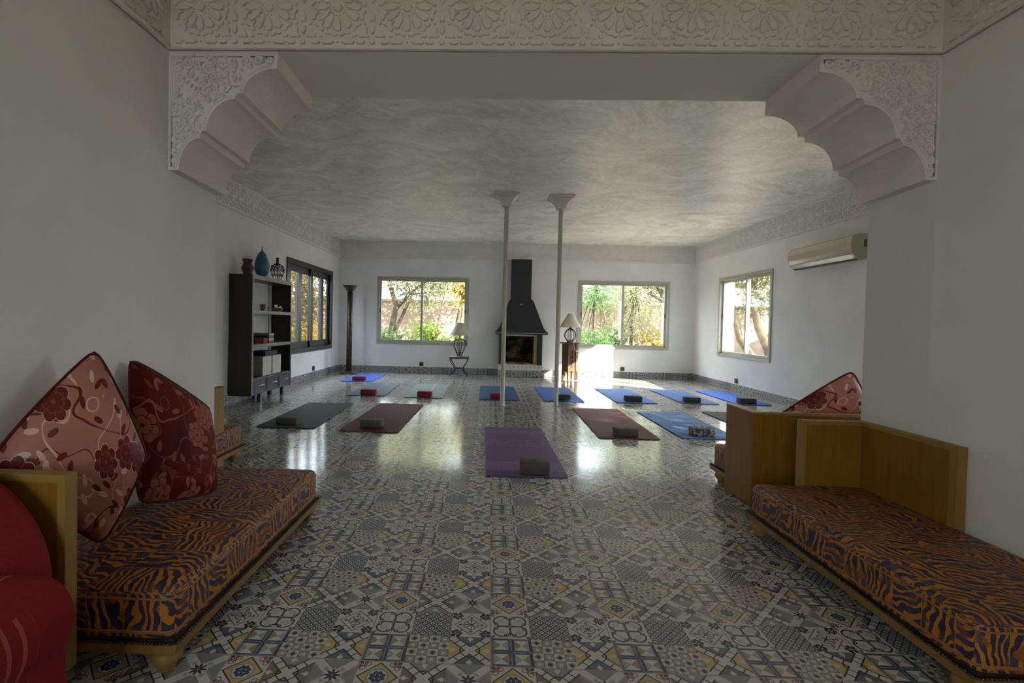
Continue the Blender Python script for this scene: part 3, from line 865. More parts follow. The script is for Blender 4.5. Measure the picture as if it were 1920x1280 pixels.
# ------------------------------------------------------------------ support poles
def pole(x, y, lab):
    r = thing('support_pole', lab, 'pole', (x, y, 0), 'slim ceiling poles')
    b = MB(); b.lathe([(.036, 0), (.036, .012), (.031, .016), (.031, ZC - .16)], (x, y, 0), 20); b.build('shaft', POLE, r)
    b = MB()
    pr = [(.062, ZC - .175), (.062, ZC - .165), (.066, ZC - .15), (.078, ZC - .11), (.105, ZC - .07), (.15, ZC - .035), (.15, ZC - .028), (.172, ZC - .028), (.172, ZC - .001)]
    b.lathe([(a * 1.414, z) for a, z in pr], (x, y, 0), 4, smooth=False, a0=PI / 4)
    b.build('capital', POLE, r, bevel=0.003)
    return r
pole(.205, 7.02, 'slim cream floor-to-ceiling pole standing in front of the fireplace, left of the other pole')
pole(.985, 7.14, 'slim cream floor-to-ceiling pole right of the fireplace, in front of the lamp table')

# ------------------------------------------------------------------ yoga mats and blocks
def mat_obj(cx_, y0, y1, wd, m, lab, rot=0.0, decor=None, th=.006, x_front=None):
    r = MB()
    ln_ = y1 - y0; rd = .03
    pl = []
    for qx, qy, a0 in ((wd / 2 - rd, ln_ / 2 - rd, 0), (-wd / 2 + rd, ln_ / 2 - rd, 90), (-wd / 2 + rd, -ln_ / 2 + rd, 180), (wd / 2 - rd, -ln_ / 2 + rd, 270)):
        pl += arc(qx, qy, rd, rd, a0, a0 + 90, 4)
    cy_ = (y0 + y1) / 2
    r.prism(pl, lambda u, v, d: (u, v, d), 0.0008, 0.0008 + th)
    o = r.build('yoga_mat', m)
    o.location = (cx_, cy_, 0.0022); o.rotation_euler = (0, 0, rot)
    return tag(o, lab, 'yoga mat', 'yoga mats laid out on the tiles')
def purple():
    x, y, z = sep(objv())
    n = noise(comb(x * 4, y * 60, z), 2.0, 3)
    c = ramp(n, [(0.3, (0.105, 0.058, 0.160)), (0.7, (0.150, 0.090, 0.215))])
    yy = y + 0.62
    b1 = ab(yy) < 0.115
    fx_ = fr(x * 3.2 + .5) - .5
    dia = ab(fr((ab(fx_) * .31 + ab(yy)) * 22.0) - .5) < 0.16
    c = mixc(b1 * dia, c, (0.22, 0.150, 0.30))
    c = mixc((ab(ab(yy) - 0.115) < 0.006), c, (0.22, 0.150, 0.30))
    y2 = y - 0.16
    tx = (wnoise(comb(fl(x * 75.0), fl(y2 * 26.0))) > 0.62) * (ab(y2) < 0.13) * (ab(fr(y2 * 13.0) - .5) < .22)
    c = mixc(tx, c, (0.205, 0.140, 0.285))
    y3 = y - 0.66
    c = mixc((ab(y3) < 0.08) * (ab(fr((ab(fr(x * 4.) - .5) * .25 + ab(y3)) * 26.0) - .5) < 0.15), c, (0.20, 0.140, 0.28))
    return c
M_PUR = material('purple_rubber', purple, 0.6, 0.35, norm=lambda: bump(noise(objv(), 220, 2), 0.25, 0.002))
M_BUR = rubber('burgundy_rubber', (0.120, 0.022, 0.030)); M_BUR2 = rubber('burgundy_brown_rubber', (0.125, 0.036, 0.038))
M_SLA = rubber('slate_green_rubber', (0.055, 0.075, 0.080)); M_BLG = rubber('pale_denim_blue_rubber', (0.11, 0.20, 0.42))
M_OLI = rubber('dark_olive_rubber', (0.050, 0.055, 0.050)); M_ROY = rubber('royal_blue_rubber', (0.045, 0.13, 0.56))
def creased(c, x0, lite):
    def f():
        x, y, z = sep(objv())
        a = mottled(c, .1, 9)()
        return mixc((ab(x - x0) < 0.007) * (y > -0.15), a, lite)
    return f
M_SBL = material('slate_blue_rubber', creased((0.075, 0.115, 0.165), 0.06, (0.22, 0.27, 0.33)), .6, .35)
M_TEA = material('grey_teal_rubber', creased((0.135, 0.195, 0.205), 0.04, (0.35, 0.42, 0.42)), .6, .35)
M_NAV = rubber('navy_rubber', (0.038, 0.085, 0.21)); M_COB = rubber('cobalt_blue_rubber', (0.050, 0.135, 0.44)); M_COB2 = rubber('bright_blue_rubber', (0.08, 0.20, 0.58))  # cobalt, bright, navy-blue and denim tones raised to carry window reflections
M_NVB = material('navy_blue_rubber', creased((0.055, 0.125, 0.35), 0.05, (0.14, 0.20, 0.36)), .6, .35)
mat_obj(-2.185, 5.20, 6.83, .63, M_SLA, 'dark slate-green yoga mat at the left end of the front row', R(0.8))
mat_obj(-1.235, 5.12, 6.92, .625, M_BUR, 'burgundy yoga mat in the front row, left of the purple mat', R(-1.2))
mat_obj(.30, 3.75, 5.52, .63, M_PUR, 'purple yoga mat with faint pale pattern bands, nearest to the viewer', R(0.9))
mat_obj(1.495, 5.14, 6.95, .635, M_BUR2, 'burgundy-brown yoga mat in the front row, right of the purple mat', R(-0.6))
mat_obj(2.37, 5.24, 6.84, .63, M_BLG, 'denim-blue yoga mat in the front row, right of the burgundy-brown mat', R(0.4))
mat_obj(3.30, 5.25, 6.96, .63, M_OLI, 'dark olive yoga mat half hidden behind the right sofa panel', R(0))
mat_obj(-2.545, 9.36, 10.80, .60, M_ROY, 'royal blue yoga mat farthest left, near the floor lamp', R(0))
mat_obj(-1.93, 7.61, 9.15, .60, M_SBL, 'slate-blue yoga mat with a pale crease, left in the back row', R(1.5))
mat_obj(-1.01, 7.54, 9.20, .60, M_TEA, 'grey-teal yoga mat with a pale crease, in the back row', R(0.8))
mat_obj(.165, 7.50, 9.13, .61, M_NAV, 'navy yoga mat in the back row in front of the fireplace', R(0.4))
mat_obj(1.165, 7.53, 9.17, .62, M_COB, 'cobalt blue yoga mat in the back row behind the right pole', R(0))
mat_obj(2.285, 7.57, 9.20, .62, M_COB2, 'bright blue yoga mat in the back row, third from the right wall', R(0.2))
mat_obj(3.285, 7.67, 9.25, .57, M_NVB, 'navy-blue yoga mat with a pale crease, second from the right wall', R(0.4))
mat_obj(4.12, 7.70, 9.25, .53, rubber('vivid_blue_rubber', (0.06, 0.16, 0.62)), 'vivid blue yoga mat beside the right wall', R(0.4))
F_GRY = rubber('grey_foam', (0.125, 0.118, 0.110)); F_DRK = rubber('charcoal_foam', (0.060, 0.058, 0.052)); F_RED = rubber('cherry_red_foam', (0.27, 0.030, 0.055))
F_BRN = rubber('brown_grey_foam', (0.10, 0.086, 0.068))
def _dapple():
    n = noise(objv(), 14, 3, .6, 2.2)
    return ramp(n, [(0.40, (0.03, 0.03, 0.03)), (0.5, (0.16, 0.155, 0.15)), (0.6, (0.42, 0.42, 0.42))])
F_DAP = material('painted_dapple_foam', _dapple, .7, .3)  # sun and leaf shade on the foam, put into its colour
def block(x0, x1, y, h, m, lab, rot=0.0, dy=.145):
    b = MB(); w2 = (x1 - x0) / 2
    b.box(-w2, w2, 0, dy, 0, h)
    o = b.build('yoga_block', m, bevel=0.012, seg=3)
    # small moulded mark on top
    c = MB(); c.prism(circ(0, dy * .52, .016, 14), lambda u, v, d: (u * 1.4, v, d), h, h + .0012)
    c.build('moulded_mark', F_DRK, o)
    o.location = ((x0 + x1) / 2, y, .0094); o.rotation_euler = (0, 0, rot)
    return tag(o, lab, 'yoga block', 'yoga blocks on the mats')
block(-2.318, -2.085, 5.30, .082, F_GRY, 'grey foam yoga block on the slate-green mat', R(-2))
block(-1.39, -1.15, 5.29, .082, F_GRY, 'grey foam yoga block on the left burgundy mat', R(-3))
block(.267, .492, 3.78, .098, F_BRN, 'dark brown-grey yoga block on the purple mat')
block(1.350, 1.595, 5.20, .085, F_BRN, 'brown-grey yoga block on the burgundy-brown mat')
block(2.195, 2.44, 5.30, .09, F_DAP, 'yoga block with painted sun and leaf-shade dapples on the denim-blue mat', R(-4))
block(-2.63, -2.39, 9.41, .08, F_RED, 'cherry red yoga block on the royal blue mat by the floor lamp')
block(-2.00, -1.77, 7.63, .084, F_RED, 'cherry red yoga block on the slate-blue mat')
block(-1.10, -.876, 7.57, .084, F_RED, 'cherry red yoga block on the grey-teal mat')
block(.034, .264, 7.56, .084, F_RED, 'cherry red yoga block on the navy mat, behind the left pole')
block(1.041, 1.28, 7.61, .085, F_DRK, 'charcoal yoga block on the cobalt mat beside the right pole')
block(2.134, 2.385, 7.65, .085, F_DRK, 'charcoal yoga block on the bright blue mat')
block(3.063, 3.303, 7.72, .080, F_DRK, 'charcoal yoga block on the navy-blue creased mat', R(-4))
block(3.915, 4.165, 7.74, .085, F_DRK, 'charcoal yoga block on the vivid blue mat by the right wall', R(-4))

# ------------------------------------------------------------------ low sofas
def cushion_pad(x0, x1, y0, y1, z0, z1, rd=.035):
    b = MB()
    nx = max(4, int((x1 - x0) / .12)); ny = max(4, int((y1 - y0) / .12))
    b.box(x0, x1, y0, y1, z0, z1)
    return b
def piping_box(x0, x1, y0, y1, z, r=.005, rd=.04):
    pl = []
    for qx, qy, a0 in ((x1 - rd, y1 - rd, 0), (x0 + rd, y1 - rd, 90), (x0 + rd, y0 + rd, 180), (x1 - rd, y0 + rd, 270)):
        pl += arc(qx, qy, rd, rd, a0, a0 + 90, 4)
    return [(u, v, z) for u, v in pl]
TRIMP = material('tiger_orange_piping', (0.30, 0.125, 0.025), 0.6)
def turned_leg(x, y, h, root):
    b = MB(); b.lathe([(.024, 0), (.029, .003), (.027, .010), (.033, .018), (.046, h * .45), (.049, h * .64), (.043, h * .85), (.026, h * .96), (.030, h)], (x, y, 0), 20)
    b.build('leg', OAKE, root)
def framed_panel(root, name, axis, at, th, u0, u1, z0, z1, stiles, face=-1):
    """board with a raised edge frame; axis 'y': plane of constant y"""
    b = MB()
    fx = lambda ua, ub, za, zb, d0, d1: (b.box(ua, ub, d0, d1, za, zb) if axis == 'y' else b.box(d0, d1, ua, ub, za, zb))
    inset = .006
    fx(u0, u1, z0, z1, at + inset, at + th - inset)
    o = b.build(name, OAK, root)
    e = MB()
    fx = lambda ua, ub, za, zb, d0, d1: (e.box(ua, ub, d0, d1, za, zb) if axis == 'y' else e.box(d0, d1, ua, ub, za, zb))
    sl, sr = stiles
    fx(u0 - .001, u1 + .001, z1 - .022, z1 + .001, at, at + th)
    if sl: fx(u0 - .001, u0 + sl, z0, z1 - .022, at, at + th)
    if sr: fx(u1 - sr, u1 + .001, z0, z1 - .022, at, at + th)
    e.build('edge_frame', OAKE, o, bevel=0.002)
    return o
def sofa(lab, x0, x1, y0, y1, front, zr=.108, zc=.285, legs=(), nails=True, group='low tiger-striped sofas'):
    """front: '+x','-x','+y' : the side away from the wall"""
    root = thing('sofa', lab, 'sofa', ((x0 + x1) / 2, (y0 + y1) / 2, 0), group)
    b = MB(); b.box(x0, x1, y0, y1, zr - .03, zr + .006); b.build('base_frame', OAKH, root, bevel=.006)
    i = .018
    b = MB(); b.box(x0 + .008, x1 - .008, y0 + .008, y1 - .008, zr + .006, zr + .016); b.build('trim_band', WENGE, root)
    b = cushion_pad(x0 + i, x1 - i, y0 + i, y1 - i, zr - .022, zc)
    o = b.build('seat_cushion', TIGER, root, bevel=.036, seg=5)
    for zz in (zr + .035, zc - .035):
        p = MB(); p.tube(piping_box(x0 + i - .0005, x1 - i + .0005, y0 + i - .0005, y1 - i + .0005, zz), .0036, 6, closed=True); p.build('piping', TRIMP, o)
    if nails:
        n = MB()
        path = []
        st = .0125
        if front in ('+x', '-x'):
            xf = x1 if front == '+x' else x0
            k = int((y1 - y0) / st)
            path += [(xf, y0 + .01 + q * st) for q in range(k)]
            for ye in (y0, y1): path += [(x0 + .01 + q * st, ye) for q in range(int((x1 - x0) / st))]
        else:
            path += [(x0 + .01 + q * st, y1) for q in range(int((x1 - x0) / st))]
            for xe in (x0, x1): path += [(xe, y0 + .01 + q * st) for q in range(int((y1 - y0) / st))]
        for (u, v) in path:
            n.lathe([(.0055, -.001), (.005, .004), (.002, .0058), (0, .006)], (u, v, zr + .006), 6)
        n.build('nailhead_row', BRASS, root)
    for lx, ly in legs: turned_leg(lx, ly, zr - .029, root)
    return root
# left, along the left wall
s1 = sofa('long tiger-striped sofa along the left wall in the foreground, holding two red cushions', AL + .004, -.985, 1.53, 2.905, '+x',
          legs=((-1.05, 1.585), (-1.05, 2.84), (-1.60, 1.585), (-1.60, 2.84)))
framed_panel(s1, 'arm_panel', 'y', 1.472, .046, AL + .004, -1.30, .05, .672, (0, .026))
framed_panel(s1, 'back_panel', 'x', AL + .004, .026, 1.52, 1.60, .10, .60, (0, 0))
# right, along the right wall
s2 = sofa('long tiger-striped sofa along the right wall in the foreground, with an L-shaped oak back', 1.512, AR - .004, 1.53, 2.895, '-x',
          legs=((1.565, 2.83), (1.565, 1.60), (2.11, 2.83), (2.11, 1.60)))
framed_panel(s2, 'end_panel', 'y', 2.862, .046, 1.80, AR - .006, .10, .655, (.03, 0))
framed_panel(s2, 'back_panel', 'x', AR - .052, .046, 2.285, 2.862, .10, .655, (.04, 0))
# behind the right pier
s3 = sofa('low tiger-striped sofa behind the right pier, seen past its plain oak end panel', 1.742, 3.25, 3.30, 3.885, '+y',
          legs=((1.80, 3.80), (3.18, 3.80), (1.83, 3.36), (3.18, 3.36)))
b = MB(); b.box(1.737, 1.80, 3.262, 3.628, .012, .618); o = b.build('end_panel', OAK, s3, bevel=.003)
b = MB(); b.box(1.736, 1.801, 3.261, 3.629, .6185, .628); b.build('top_edge', OAKE, o)
b = MB(); b.box(1.801, 3.25, 3.272, 3.30, .012, .612); o = b.build('back_panel', OAK, s3, bevel=.003)
b = MB(); b.box(1.801, 3.25, 3.262, 3.302, .6125, .6285); b.build('top_edge', OAKE, o)
# behind the left pier
s4 = sofa('low tiger-striped sofa behind the left pier, only its corner and oak end panel showing', -3.40, -2.018, 3.42, 4.045, '+y',
          legs=((-2.085, 3.97), (-3.33, 3.97), (-2.12, 3.49), (-3.33, 3.49)))
b = MB(); b.box(-2.108, -2.058, 3.40, 3.775, .012, .622); o = b.build('end_panel', OAKE, s4, bevel=.003)
b = MB(); b.box(-2.109, -2.057, 3.399, 3.776, .6225, .634); b.build('top_edge', OAK, o)
b = MB(); b.box(-3.40, -2.11, 3.40, 3.43, .012, .62); b.build('back_panel', OAK, s4, bevel=.003)

# ------------------------------------------------------------------ throw cushions
def pillow(lab, T, L, B, Rr, thick, m, flip=1, n=18, sag=-.05):
    T, L, B, Rr = map(Vector, (T, L, B, Rr))
    c = (T + L + B + Rr) / 4
    nrm = ((T - B).cross(Rr - L)).normalized() * flip
    root = thing('throw_cushion', lab, 'cushion', tuple(B), 'floral throw cushions')
    b = MB()
    def P(i, j, sgn):
        u = -1 + 2 * i / n; v = -1 + 2 * j / n
        # bilinear with slightly drawn-in edges
        k = 1 - sag * (1 - v * v) * abs(u) ** 3 ; k2 = 1 - sag * (1 - u * u) * abs(v) ** 3
        cr_ = 1 - .035 * (abs(u) * abs(v)) ** 9
        uu, vv = u * k * cr_, v * k2 * cr_
        a, d = (uu + 1) / 2, (vv + 1) / 2
        p = T * (1 - a) * (1 - d) + Rr * a * (1 - d) + L * (1 - a) * d + B * a * d
        h = (max(0, 1 - u * u) ** .42) * (max(0, 1 - v * v) ** .42)
        wr = .05 * math.sin(7 * u + 3 * v) * math.sin(5 * v - 2 * u)
        return p + nrm * sgn * thick * h * (1 + wr)
    sz = (T - Rr).length
    for sgn in (1, -1):
        vs = [P(i, j, sgn) for i in range(n + 1) for j in range(n + 1)]
        base = len(b.v); b.v += vs
        for i in range(n):
            for j in range(n):
                q = [i * (n + 1) + j, (i + 1) * (n + 1) + j, (i + 1) * (n + 1) + j + 1, i * (n + 1) + j + 1]
                uv = [(.45 * (k // (n + 1)) / n, .45 * (k % (n + 1)) / n) for k in q]
                if sgn < 0: q = q[::-1]; uv = uv[::-1]
                b.f.append(tuple(base + k for k in q)); b.mi.append(0); b.uv.append(uv); b.sm.append(True)
    o = b.build('cover', m, root)
    p = MB()
    ring = [P(i, 0, 0) for i in range(n)] + [P(n, j, 0) for j in range(n)] + [P(n - i, n, 0) for i in range(n)] + [P(0, n - j, 0) for j in range(n)]
    p.tube(ring, .0065, 8, closed=True); p.build('piping', PIPING, root)
    return root
pillow('large salmon cushion with dark red flowers leaning on the left wall behind the oak arm', (-1.545, 1.885, 1.035), (-1.635, 1.555, .675), (-1.47, 1.83, .288), (-1.345, 1.90, .62), .10, PILLOWA, 1)
pillow('dark red velvet cushion with pale pink flowers leaning on the left wall', (-1.635, 2.19, .975), (-1.535, 2.12, .345), (-1.36, 2.43, .295), (-1.475, 2.56, .69), .085, PILLOWB, -1)
pillow('salmon cushion with dark red flowers standing on the sofa behind the right pier', (2.515, 3.48, .90), (1.99, 3.56, .50), (2.40, 3.62, .30), (2.70, 3.52, .52), .085, PILLOWA, 1)

# ------------------------------------------------------------------ crimson armchair, cut by the frame
ch = thing('armchair', 'crimson woven armchair with pale stripes at the lower left corner', 'armchair', (-1.33, 1.0, 0))
b = MB()
pr = [(-1.66, .12), (-1.31, .12), (-1.275, .30)] + [(-1.65 + .38 * math.cos(R(a)), .38 + .36 * math.sin(R(a))) for a in range(4, 87, 8)] + [(-1.66, .74)]
b.prism(pr, lambda u, z, d: (u, d, z), 1.24, 1.42)
b.build('backrest', ARMFAB, ch, bevel=.04, seg=5)
b = MB()
pr = [(-1.66, .10), (-1.08, .10)] + [(-1.155 + .095 * math.cos(R(a)), .385 + .105 * math.sin(R(a))) for a in range(-45, 91, 15)] + [(-1.35, .485), (-1.66, .47)]
b.prism(pr, lambda u, z, d: (u, d, z), .70, 1.25)
b.build('seat', ARMFAB, ch, bevel=.045, seg=5)
for lx, ly in ((-1.12, .78), (-1.28, 1.33), (-1.6, .78), (-1.6, 1.33)):
    b = MB(); b.lathe([(.018, 0), (.026, .1), (.026, .13)], (lx, ly, 0), 12); b.build('leg', WENGE, ch)
b = MB()
for k in range(9):
    a = -1.43 + .006 * (k % 3); yy = 1.232 - .006 * (k // 3)
    b.tube([(a, yy, .69), (a + .004, yy - .006, .65), (a + .003 * (k % 3), yy - .006, .60)], .0035, 5)
b.build('tassel', material('plum_tassel', (0.06, 0.015, 0.03), .8), ch)

# ------------------------------------------------------------------ bookcase and what stands on it
BX0, BX1, BY0, BY1 = XL + .016, -3.15, 6.45, 7.75
bk = thing('bookcase', 'tall dark brown open-backed bookcase with three drawers against the left wall', 'bookcase', ((BX0 + BX1) / 2, (BY0 + BY1) / 2, 0))
TH = .04
for y0 in (BY0, BY1 - TH):
    b = MB(); b.box(BX0, BX1 - .004, y0, y0 + TH, .128, 1.756); o = b.build('side_panel', WENGE, bk)
    b = MB(); b.box(BX1 - .004, BX1, y0, y0 + TH, .128, 1.756); b.build('front_edge', EDGE if y0 == BY0 else WENGEF, o)
def shelf(z0, z1, nm):
    b = MB(); b.box(BX0, BX1 - .004, BY0 + TH, BY1 - TH, z0, z1); o = b.build(nm, WENGE, bk)
    b = MB(); b.box(BX1 - .004, BX1, BY0 + TH, BY1 - TH, z0, z1); b.build('front_edge', EDGE, o)
    b = MB(); b.box(BX0 + .003, BX1 - .004, BY0 + TH, BY1 - TH, z1, z1 + .003); b.build('pale_top', EDGE, o)  # pale sheet over the shelf's upper face
shelf(1.70, 1.753, 'top_board'); shelf(1.232, 1.275, 'shelf'); shelf(.772, .815, 'shelf')
b = MB(); b.box(BX0, BX1 - .02, BY0 + TH, BY1 - TH, .128, .36); b.build('drawer_case', WENGE, bk)
b = MB(); b.box(BX0, BX0 + .012, 7.64, 7.70, .36, 1.70); b.build('back_strip', WALL, bk)
dy = (BY1 - BY0 - 2 * TH) / 3
for k in range(3):
    y0 = BY0 + TH + k * dy
    b = MB(); b.box(BX1 - .02, BX1 - .001, y0 + .006, y0 + dy - .006, .145, .345)
    o = b.build('drawer', WENGEF, bk, bevel=.002)
    b = MB()
    for za, zb, ya, yb in ((.165, .172, .03, dy - .03), (.318, .325, .03, dy - .03), (.172, .318, .03, .037), (.172, .318, dy - .037, dy - .03)):
        b.box(BX1 - .001, BX1 + .002, y0 + ya, y0 + yb, za, zb)
    b.build('moulding', WENGE, o)
    b = MB(); c = y0 + dy / 2
    b.bar((BX1 + .022, c - .085, .25), (BX1 + .022, c + .085, .25), .0065); b.bar((BX1 - .002, c - .06, .25), (BX1 + .022, c - .06, .25), .004); b.bar((BX1 - .002, c + .06, .25), (BX1 + .022, c + .06, .25), .004)
    b.build('handle', HANDLE, o)
for lx in (BX1 - .09, BX0 + .05):
    for ly in ((6.80, 7.55) if lx > BX1 - .2 else (7.0, 7.5)):
        b = MB(); b.box(lx, lx + .045, ly, ly + .055, 0, .128); b.build('leg', WENGEF if lx > BX1 - .2 else WENGE, bk)  # rear legs take darker wood to carry the shade under the case
zt = 1.7565
x = -3.31
p = thing('stone_pot', 'brown carved stone pot on top of the bookcase, left of the blue vase', 'pot', (x, 6.63, zt))
b = MB(); b.lathe([(.052, 0), (.056, .03), (.078, .075), (.080, .10), (.060, .145), (.052, .165), (.062, .19), (.064, .215), (.05, .215), (.044, .17), (0, .165)], (x, 6.63, zt), 24); b.build('body', STONE, p)
b = MB(); b.lathe([(.066, .203), (.068, .21), (.066, .217), (.058, .217)], (x, 6.63, zt), 24); b.build('rim', STONE, p)
p = thing('egg_vase', 'blue egg-shaped ceramic vase with a brass tip on top of the bookcase', 'vase', (x, 7.05, zt))
b = MB(); b.lathe([(.055, 0), (.064, .012), (.060, .032), (.050, .036)], (x, 7.05, zt), 28); b.build('foot', BRASSY, p)
b = MB(); b.lathe([(.050, .036), (.078, .055), (.096, .10), (.104, .155), (.100, .205), (.086, .265), (.062, .325), (.036, .365), (.018, .385), (0, .386)], (x, 7.05, zt), 32); b.build('body', EGGBLUE, p)
b = MB(); b.lathe([(.020, .384), (.010, .395), (.007, .42), (.009, .445), (0, .447)], (x, 7.05, zt), 14); b.build('finial', BRASSY, p)
p = thing('iron_lantern', 'black scrolled wrought-iron cage ornament on top of the bookcase, right of the blue vase', 'lantern', (x, 7.57, zt))
b = MB(); b.lathe([(.055, 0), (.058, .008), (.05, .014)], (x, 7.57, zt), 20); b.build('base', IRON, p)
b = MB()
prof = [(.045, .012), (.066, .05), (.095, .12), (.104, .165), (.095, .205), (.07, .235), (.045, .255)]
for k in range(8):
    a = PI * k / 4
    b.tube([(x + r_ * math.cos(a), 7.57 + r_ * math.sin(a), zt + z) for r_, z in prof], .0045, 6)
    for zz, rr in ((.09, .083), (.165, .102), (.215, .090)):
        c = PI / 8
        pts = []
        for i in range(15):
            t = i / 14; an = a + c + .33 * math.cos(4.5 * PI * t) * (1 - .7 * t); pts.append((x + rr * math.cos(an), 7.57 + rr * math.sin(an), zt + zz + .03 * math.sin(4.5 * PI * t) * (1 - .7 * t)))
        b.tube(pts, .0028, 5)
b.build('cage', IRON, p)
b = MB(); b.bar((x, 7.57, zt + .01), (x, 7.57, zt + .27), .006); b.build('stem', IRON, p)
b = MB(); b.lathe([(.060, .245), (.052, .258), (.022, .275), (.016, .30), (.026, .315), (.014, .325), (.024, .35), (.024, .358), (0, .356)], (x, 7.57, zt), 18); b.build('crown', IRON, p)
zt = 1.2788
p = thing('pottery_jug', 'tiny brown and yellow pottery jug on the upper shelf of the bookcase', 'jug', (-3.24, 6.95, zt))
b = MB(); b.lathe([(.026, 0), (.030, .01), (.026, .025), (.038, .05), (.036, .07), (.046, .092), (.040, .092), (.03, .06), (0, .055)], (-3.24, 6.95, zt), 18); b.build('body', POTTERY, p)
for sg in (-1, 1):
    b = MB(); b.tube([(-3.24, 6.95 + sg * .033, zt + .045), (-3.24, 6.95 + sg * .06, zt + .06), (-3.24, 6.95 + sg * .056, zt + .08), (-3.24, 6.95 + sg * .04, zt + .088)], .006, 6); b.build('handle', POTTERY, p)
p = thing('card_basket', 'small woven basket on the upper shelf of the bookcase', 'basket', (-3.24, 7.42, zt))
b = MB(); b.lathe([(.06, 0), (.074, .02), (.078, .055), (.070, .055), (.062, .015), (0, .012)], (-3.24, 7.42, zt), 20); b.build('bowl', BASKET, p)
b = MB(); b.tube([(-3.24 + .078 * math.cos(2 * PI * k / 24), 7.42 + .078 * math.sin(2 * PI * k / 24), zt + .055) for k in range(24)], .006, 6, closed=True); b.build('rim', BASKET, p)
def card(y, tilt, z, lab):
    b = MB(); b.box(-.026, .026, -.0012, .0012, 0, .085)
    o = b.build('paper_card', PAPER); o.location = (-3.235, y, z); o.rotation_euler = (R(-14), R(tilt), R(55))
    tag(o, lab, 'card', 'cards in the little basket')
card(7.405, -10, zt + .022, 'upright white card standing in the small woven basket')
card(7.445, 48, zt + .022, 'white card lying aslant at the front of the small woven basket')
zt = .8185
for k, lb in enumerate(('lower grey-lidded black box of the stack on the middle shelf', 'upper grey-lidded black box of the stack on the middle shelf')):
    z = zt + .0705 * k
    p = thing('lidded_box', lb, 'box', (-3.31, 7.07, z), 'lidded boxes on the middle shelf')
    b = MB(); b.box(-3.44, -3.172, 6.99, 7.15, z, z + .037); o = b.build('body', BOXDARK, p)
    b = MB(); b.box(-3.172, -3.168, 6.995, 7.145, z + .002, z + .035); b.build('end_label', WENGEF, o)
    b = MB(); b.box(-3.442, -3.168, 6.988, 7.152, z + .037, z + .070); o = b.build('lid', BOXGREY, p)
    b = MB(); b.box(-3.168, -3.165, 6.99, 7.15, z + .039, z + .068); b.build('end_label', BOXWHITE, o)
b = MB(); b.box(-3.30, -3.175, 6.84, 6.965, zt, zt + .075); tag(b.build('foam_block', ROSE, bevel=.006, seg=2), 'rose-red foam block on the middle shelf left of the lidded boxes', 'block')
zt = .3625
zt = .3605
for y0, y1, lb in ((6.80, 7.09, 'left white linen storage box above the bookcase drawers'), (7.115, 7.41, 'right white linen storage box above the bookcase drawers')):
    p = thing('storage_box', lb, 'box', (-3.32, (y0 + y1) / 2, zt), 'linen storage boxes')
    b = MB(); b.box(-3.455, -3.185, y0, y1, zt, zt + .27); b.build('body', BOXSIDE, p, bevel=.01, seg=3)
    b = MB(); b.box(-3.183, -3.165, y0 + .004, y1 - .004, zt + .002, zt + .272); b.build('front_board', BOXWHITE, p, bevel=.006, seg=2)
b = MB(); b.box(-3.43, -3.18, 6.90, 7.30, zt + .2735, zt + .34); tag(b.build('flat_box', BOXDARK, bevel=.004), 'flat black box lying on the white linen storage boxes', 'box')

# ------------------------------------------------------------------ floor lamp
fx, fy = -3.07, 10.72
p = thing('floor_lamp', 'tall dark bronze torchiere floor lamp in the back left corner', 'floor lamp', (fx, fy, 0))
b = MB(); b.lathe([(.17, 0), (.175, .012), (.165, .022), (.09, .03)], (fx, fy, 0), 32); b.build('base', BRONZE, p)
b = MB(); b.lathe([(.075, .028), (.075, .05), (.06, .06)], (fx, fy, 0), 24); b.lathe([(.060, .058), (.060, 1.80)], (fx, fy, 0), 24); b.build('column', BRONZE, p)
b = MB(); b.lathe([(.03, 1.80), (.075, 1.81), (.085, 1.83), (.115, 1.88), (.155, 1.925), (.155, 1.935), (.14, 1.935), (.09, 1.87), (0, 1.85)], (fx, fy, 0), 32); b.build('bowl_shade', BRONZE, p)

# ------------------------------------------------------------------ iron side table with lamp
tx, ty = -.655, 10.86
p = thing('side_table', 'small wrought-iron side table under the left back window', 'side table', (tx, ty, 0))
b = MB(); b.box(tx - .205, tx + .205, ty - .17, ty + .17, .405, .428); o = b.build('top', CARVED, p, bevel=.003)
b = MB()
for za in (.398,): b.tube([(tx - .205, ty - .17, za), (tx + .205, ty - .17, za), (tx + .205, ty + .17, za), (tx - .205, ty + .17, za)], .009, 6, closed=True)
b.build('rim', IRON, o)
for sx in (-1, 1):
    for sy in (-1, 1):
        b = MB()
        pts = [(.19, .395), (.185, .34), (.155, .28), (.115, .23), (.095, .17), (.10, .12), (.14, .07), (.185, .03), (.19, .008)]
        b.tube([(tx + sx * u, ty + sy * (.155 - (.2 - u) * .35), z) for u, z in pts], .0095, 8); b.build('leg', IRON, p)
b = MB()
for sy in (-1, 1): b.bar((tx - .097, ty + sy * .12, .17), (tx + .097, ty + sy * .12, .17), .007)
for sx in (-1, 1): b.bar((tx + sx * .097, ty - .12, .17), (tx + sx * .097, ty + .12, .17), .007)
b.build('stretcher', IRON, p)
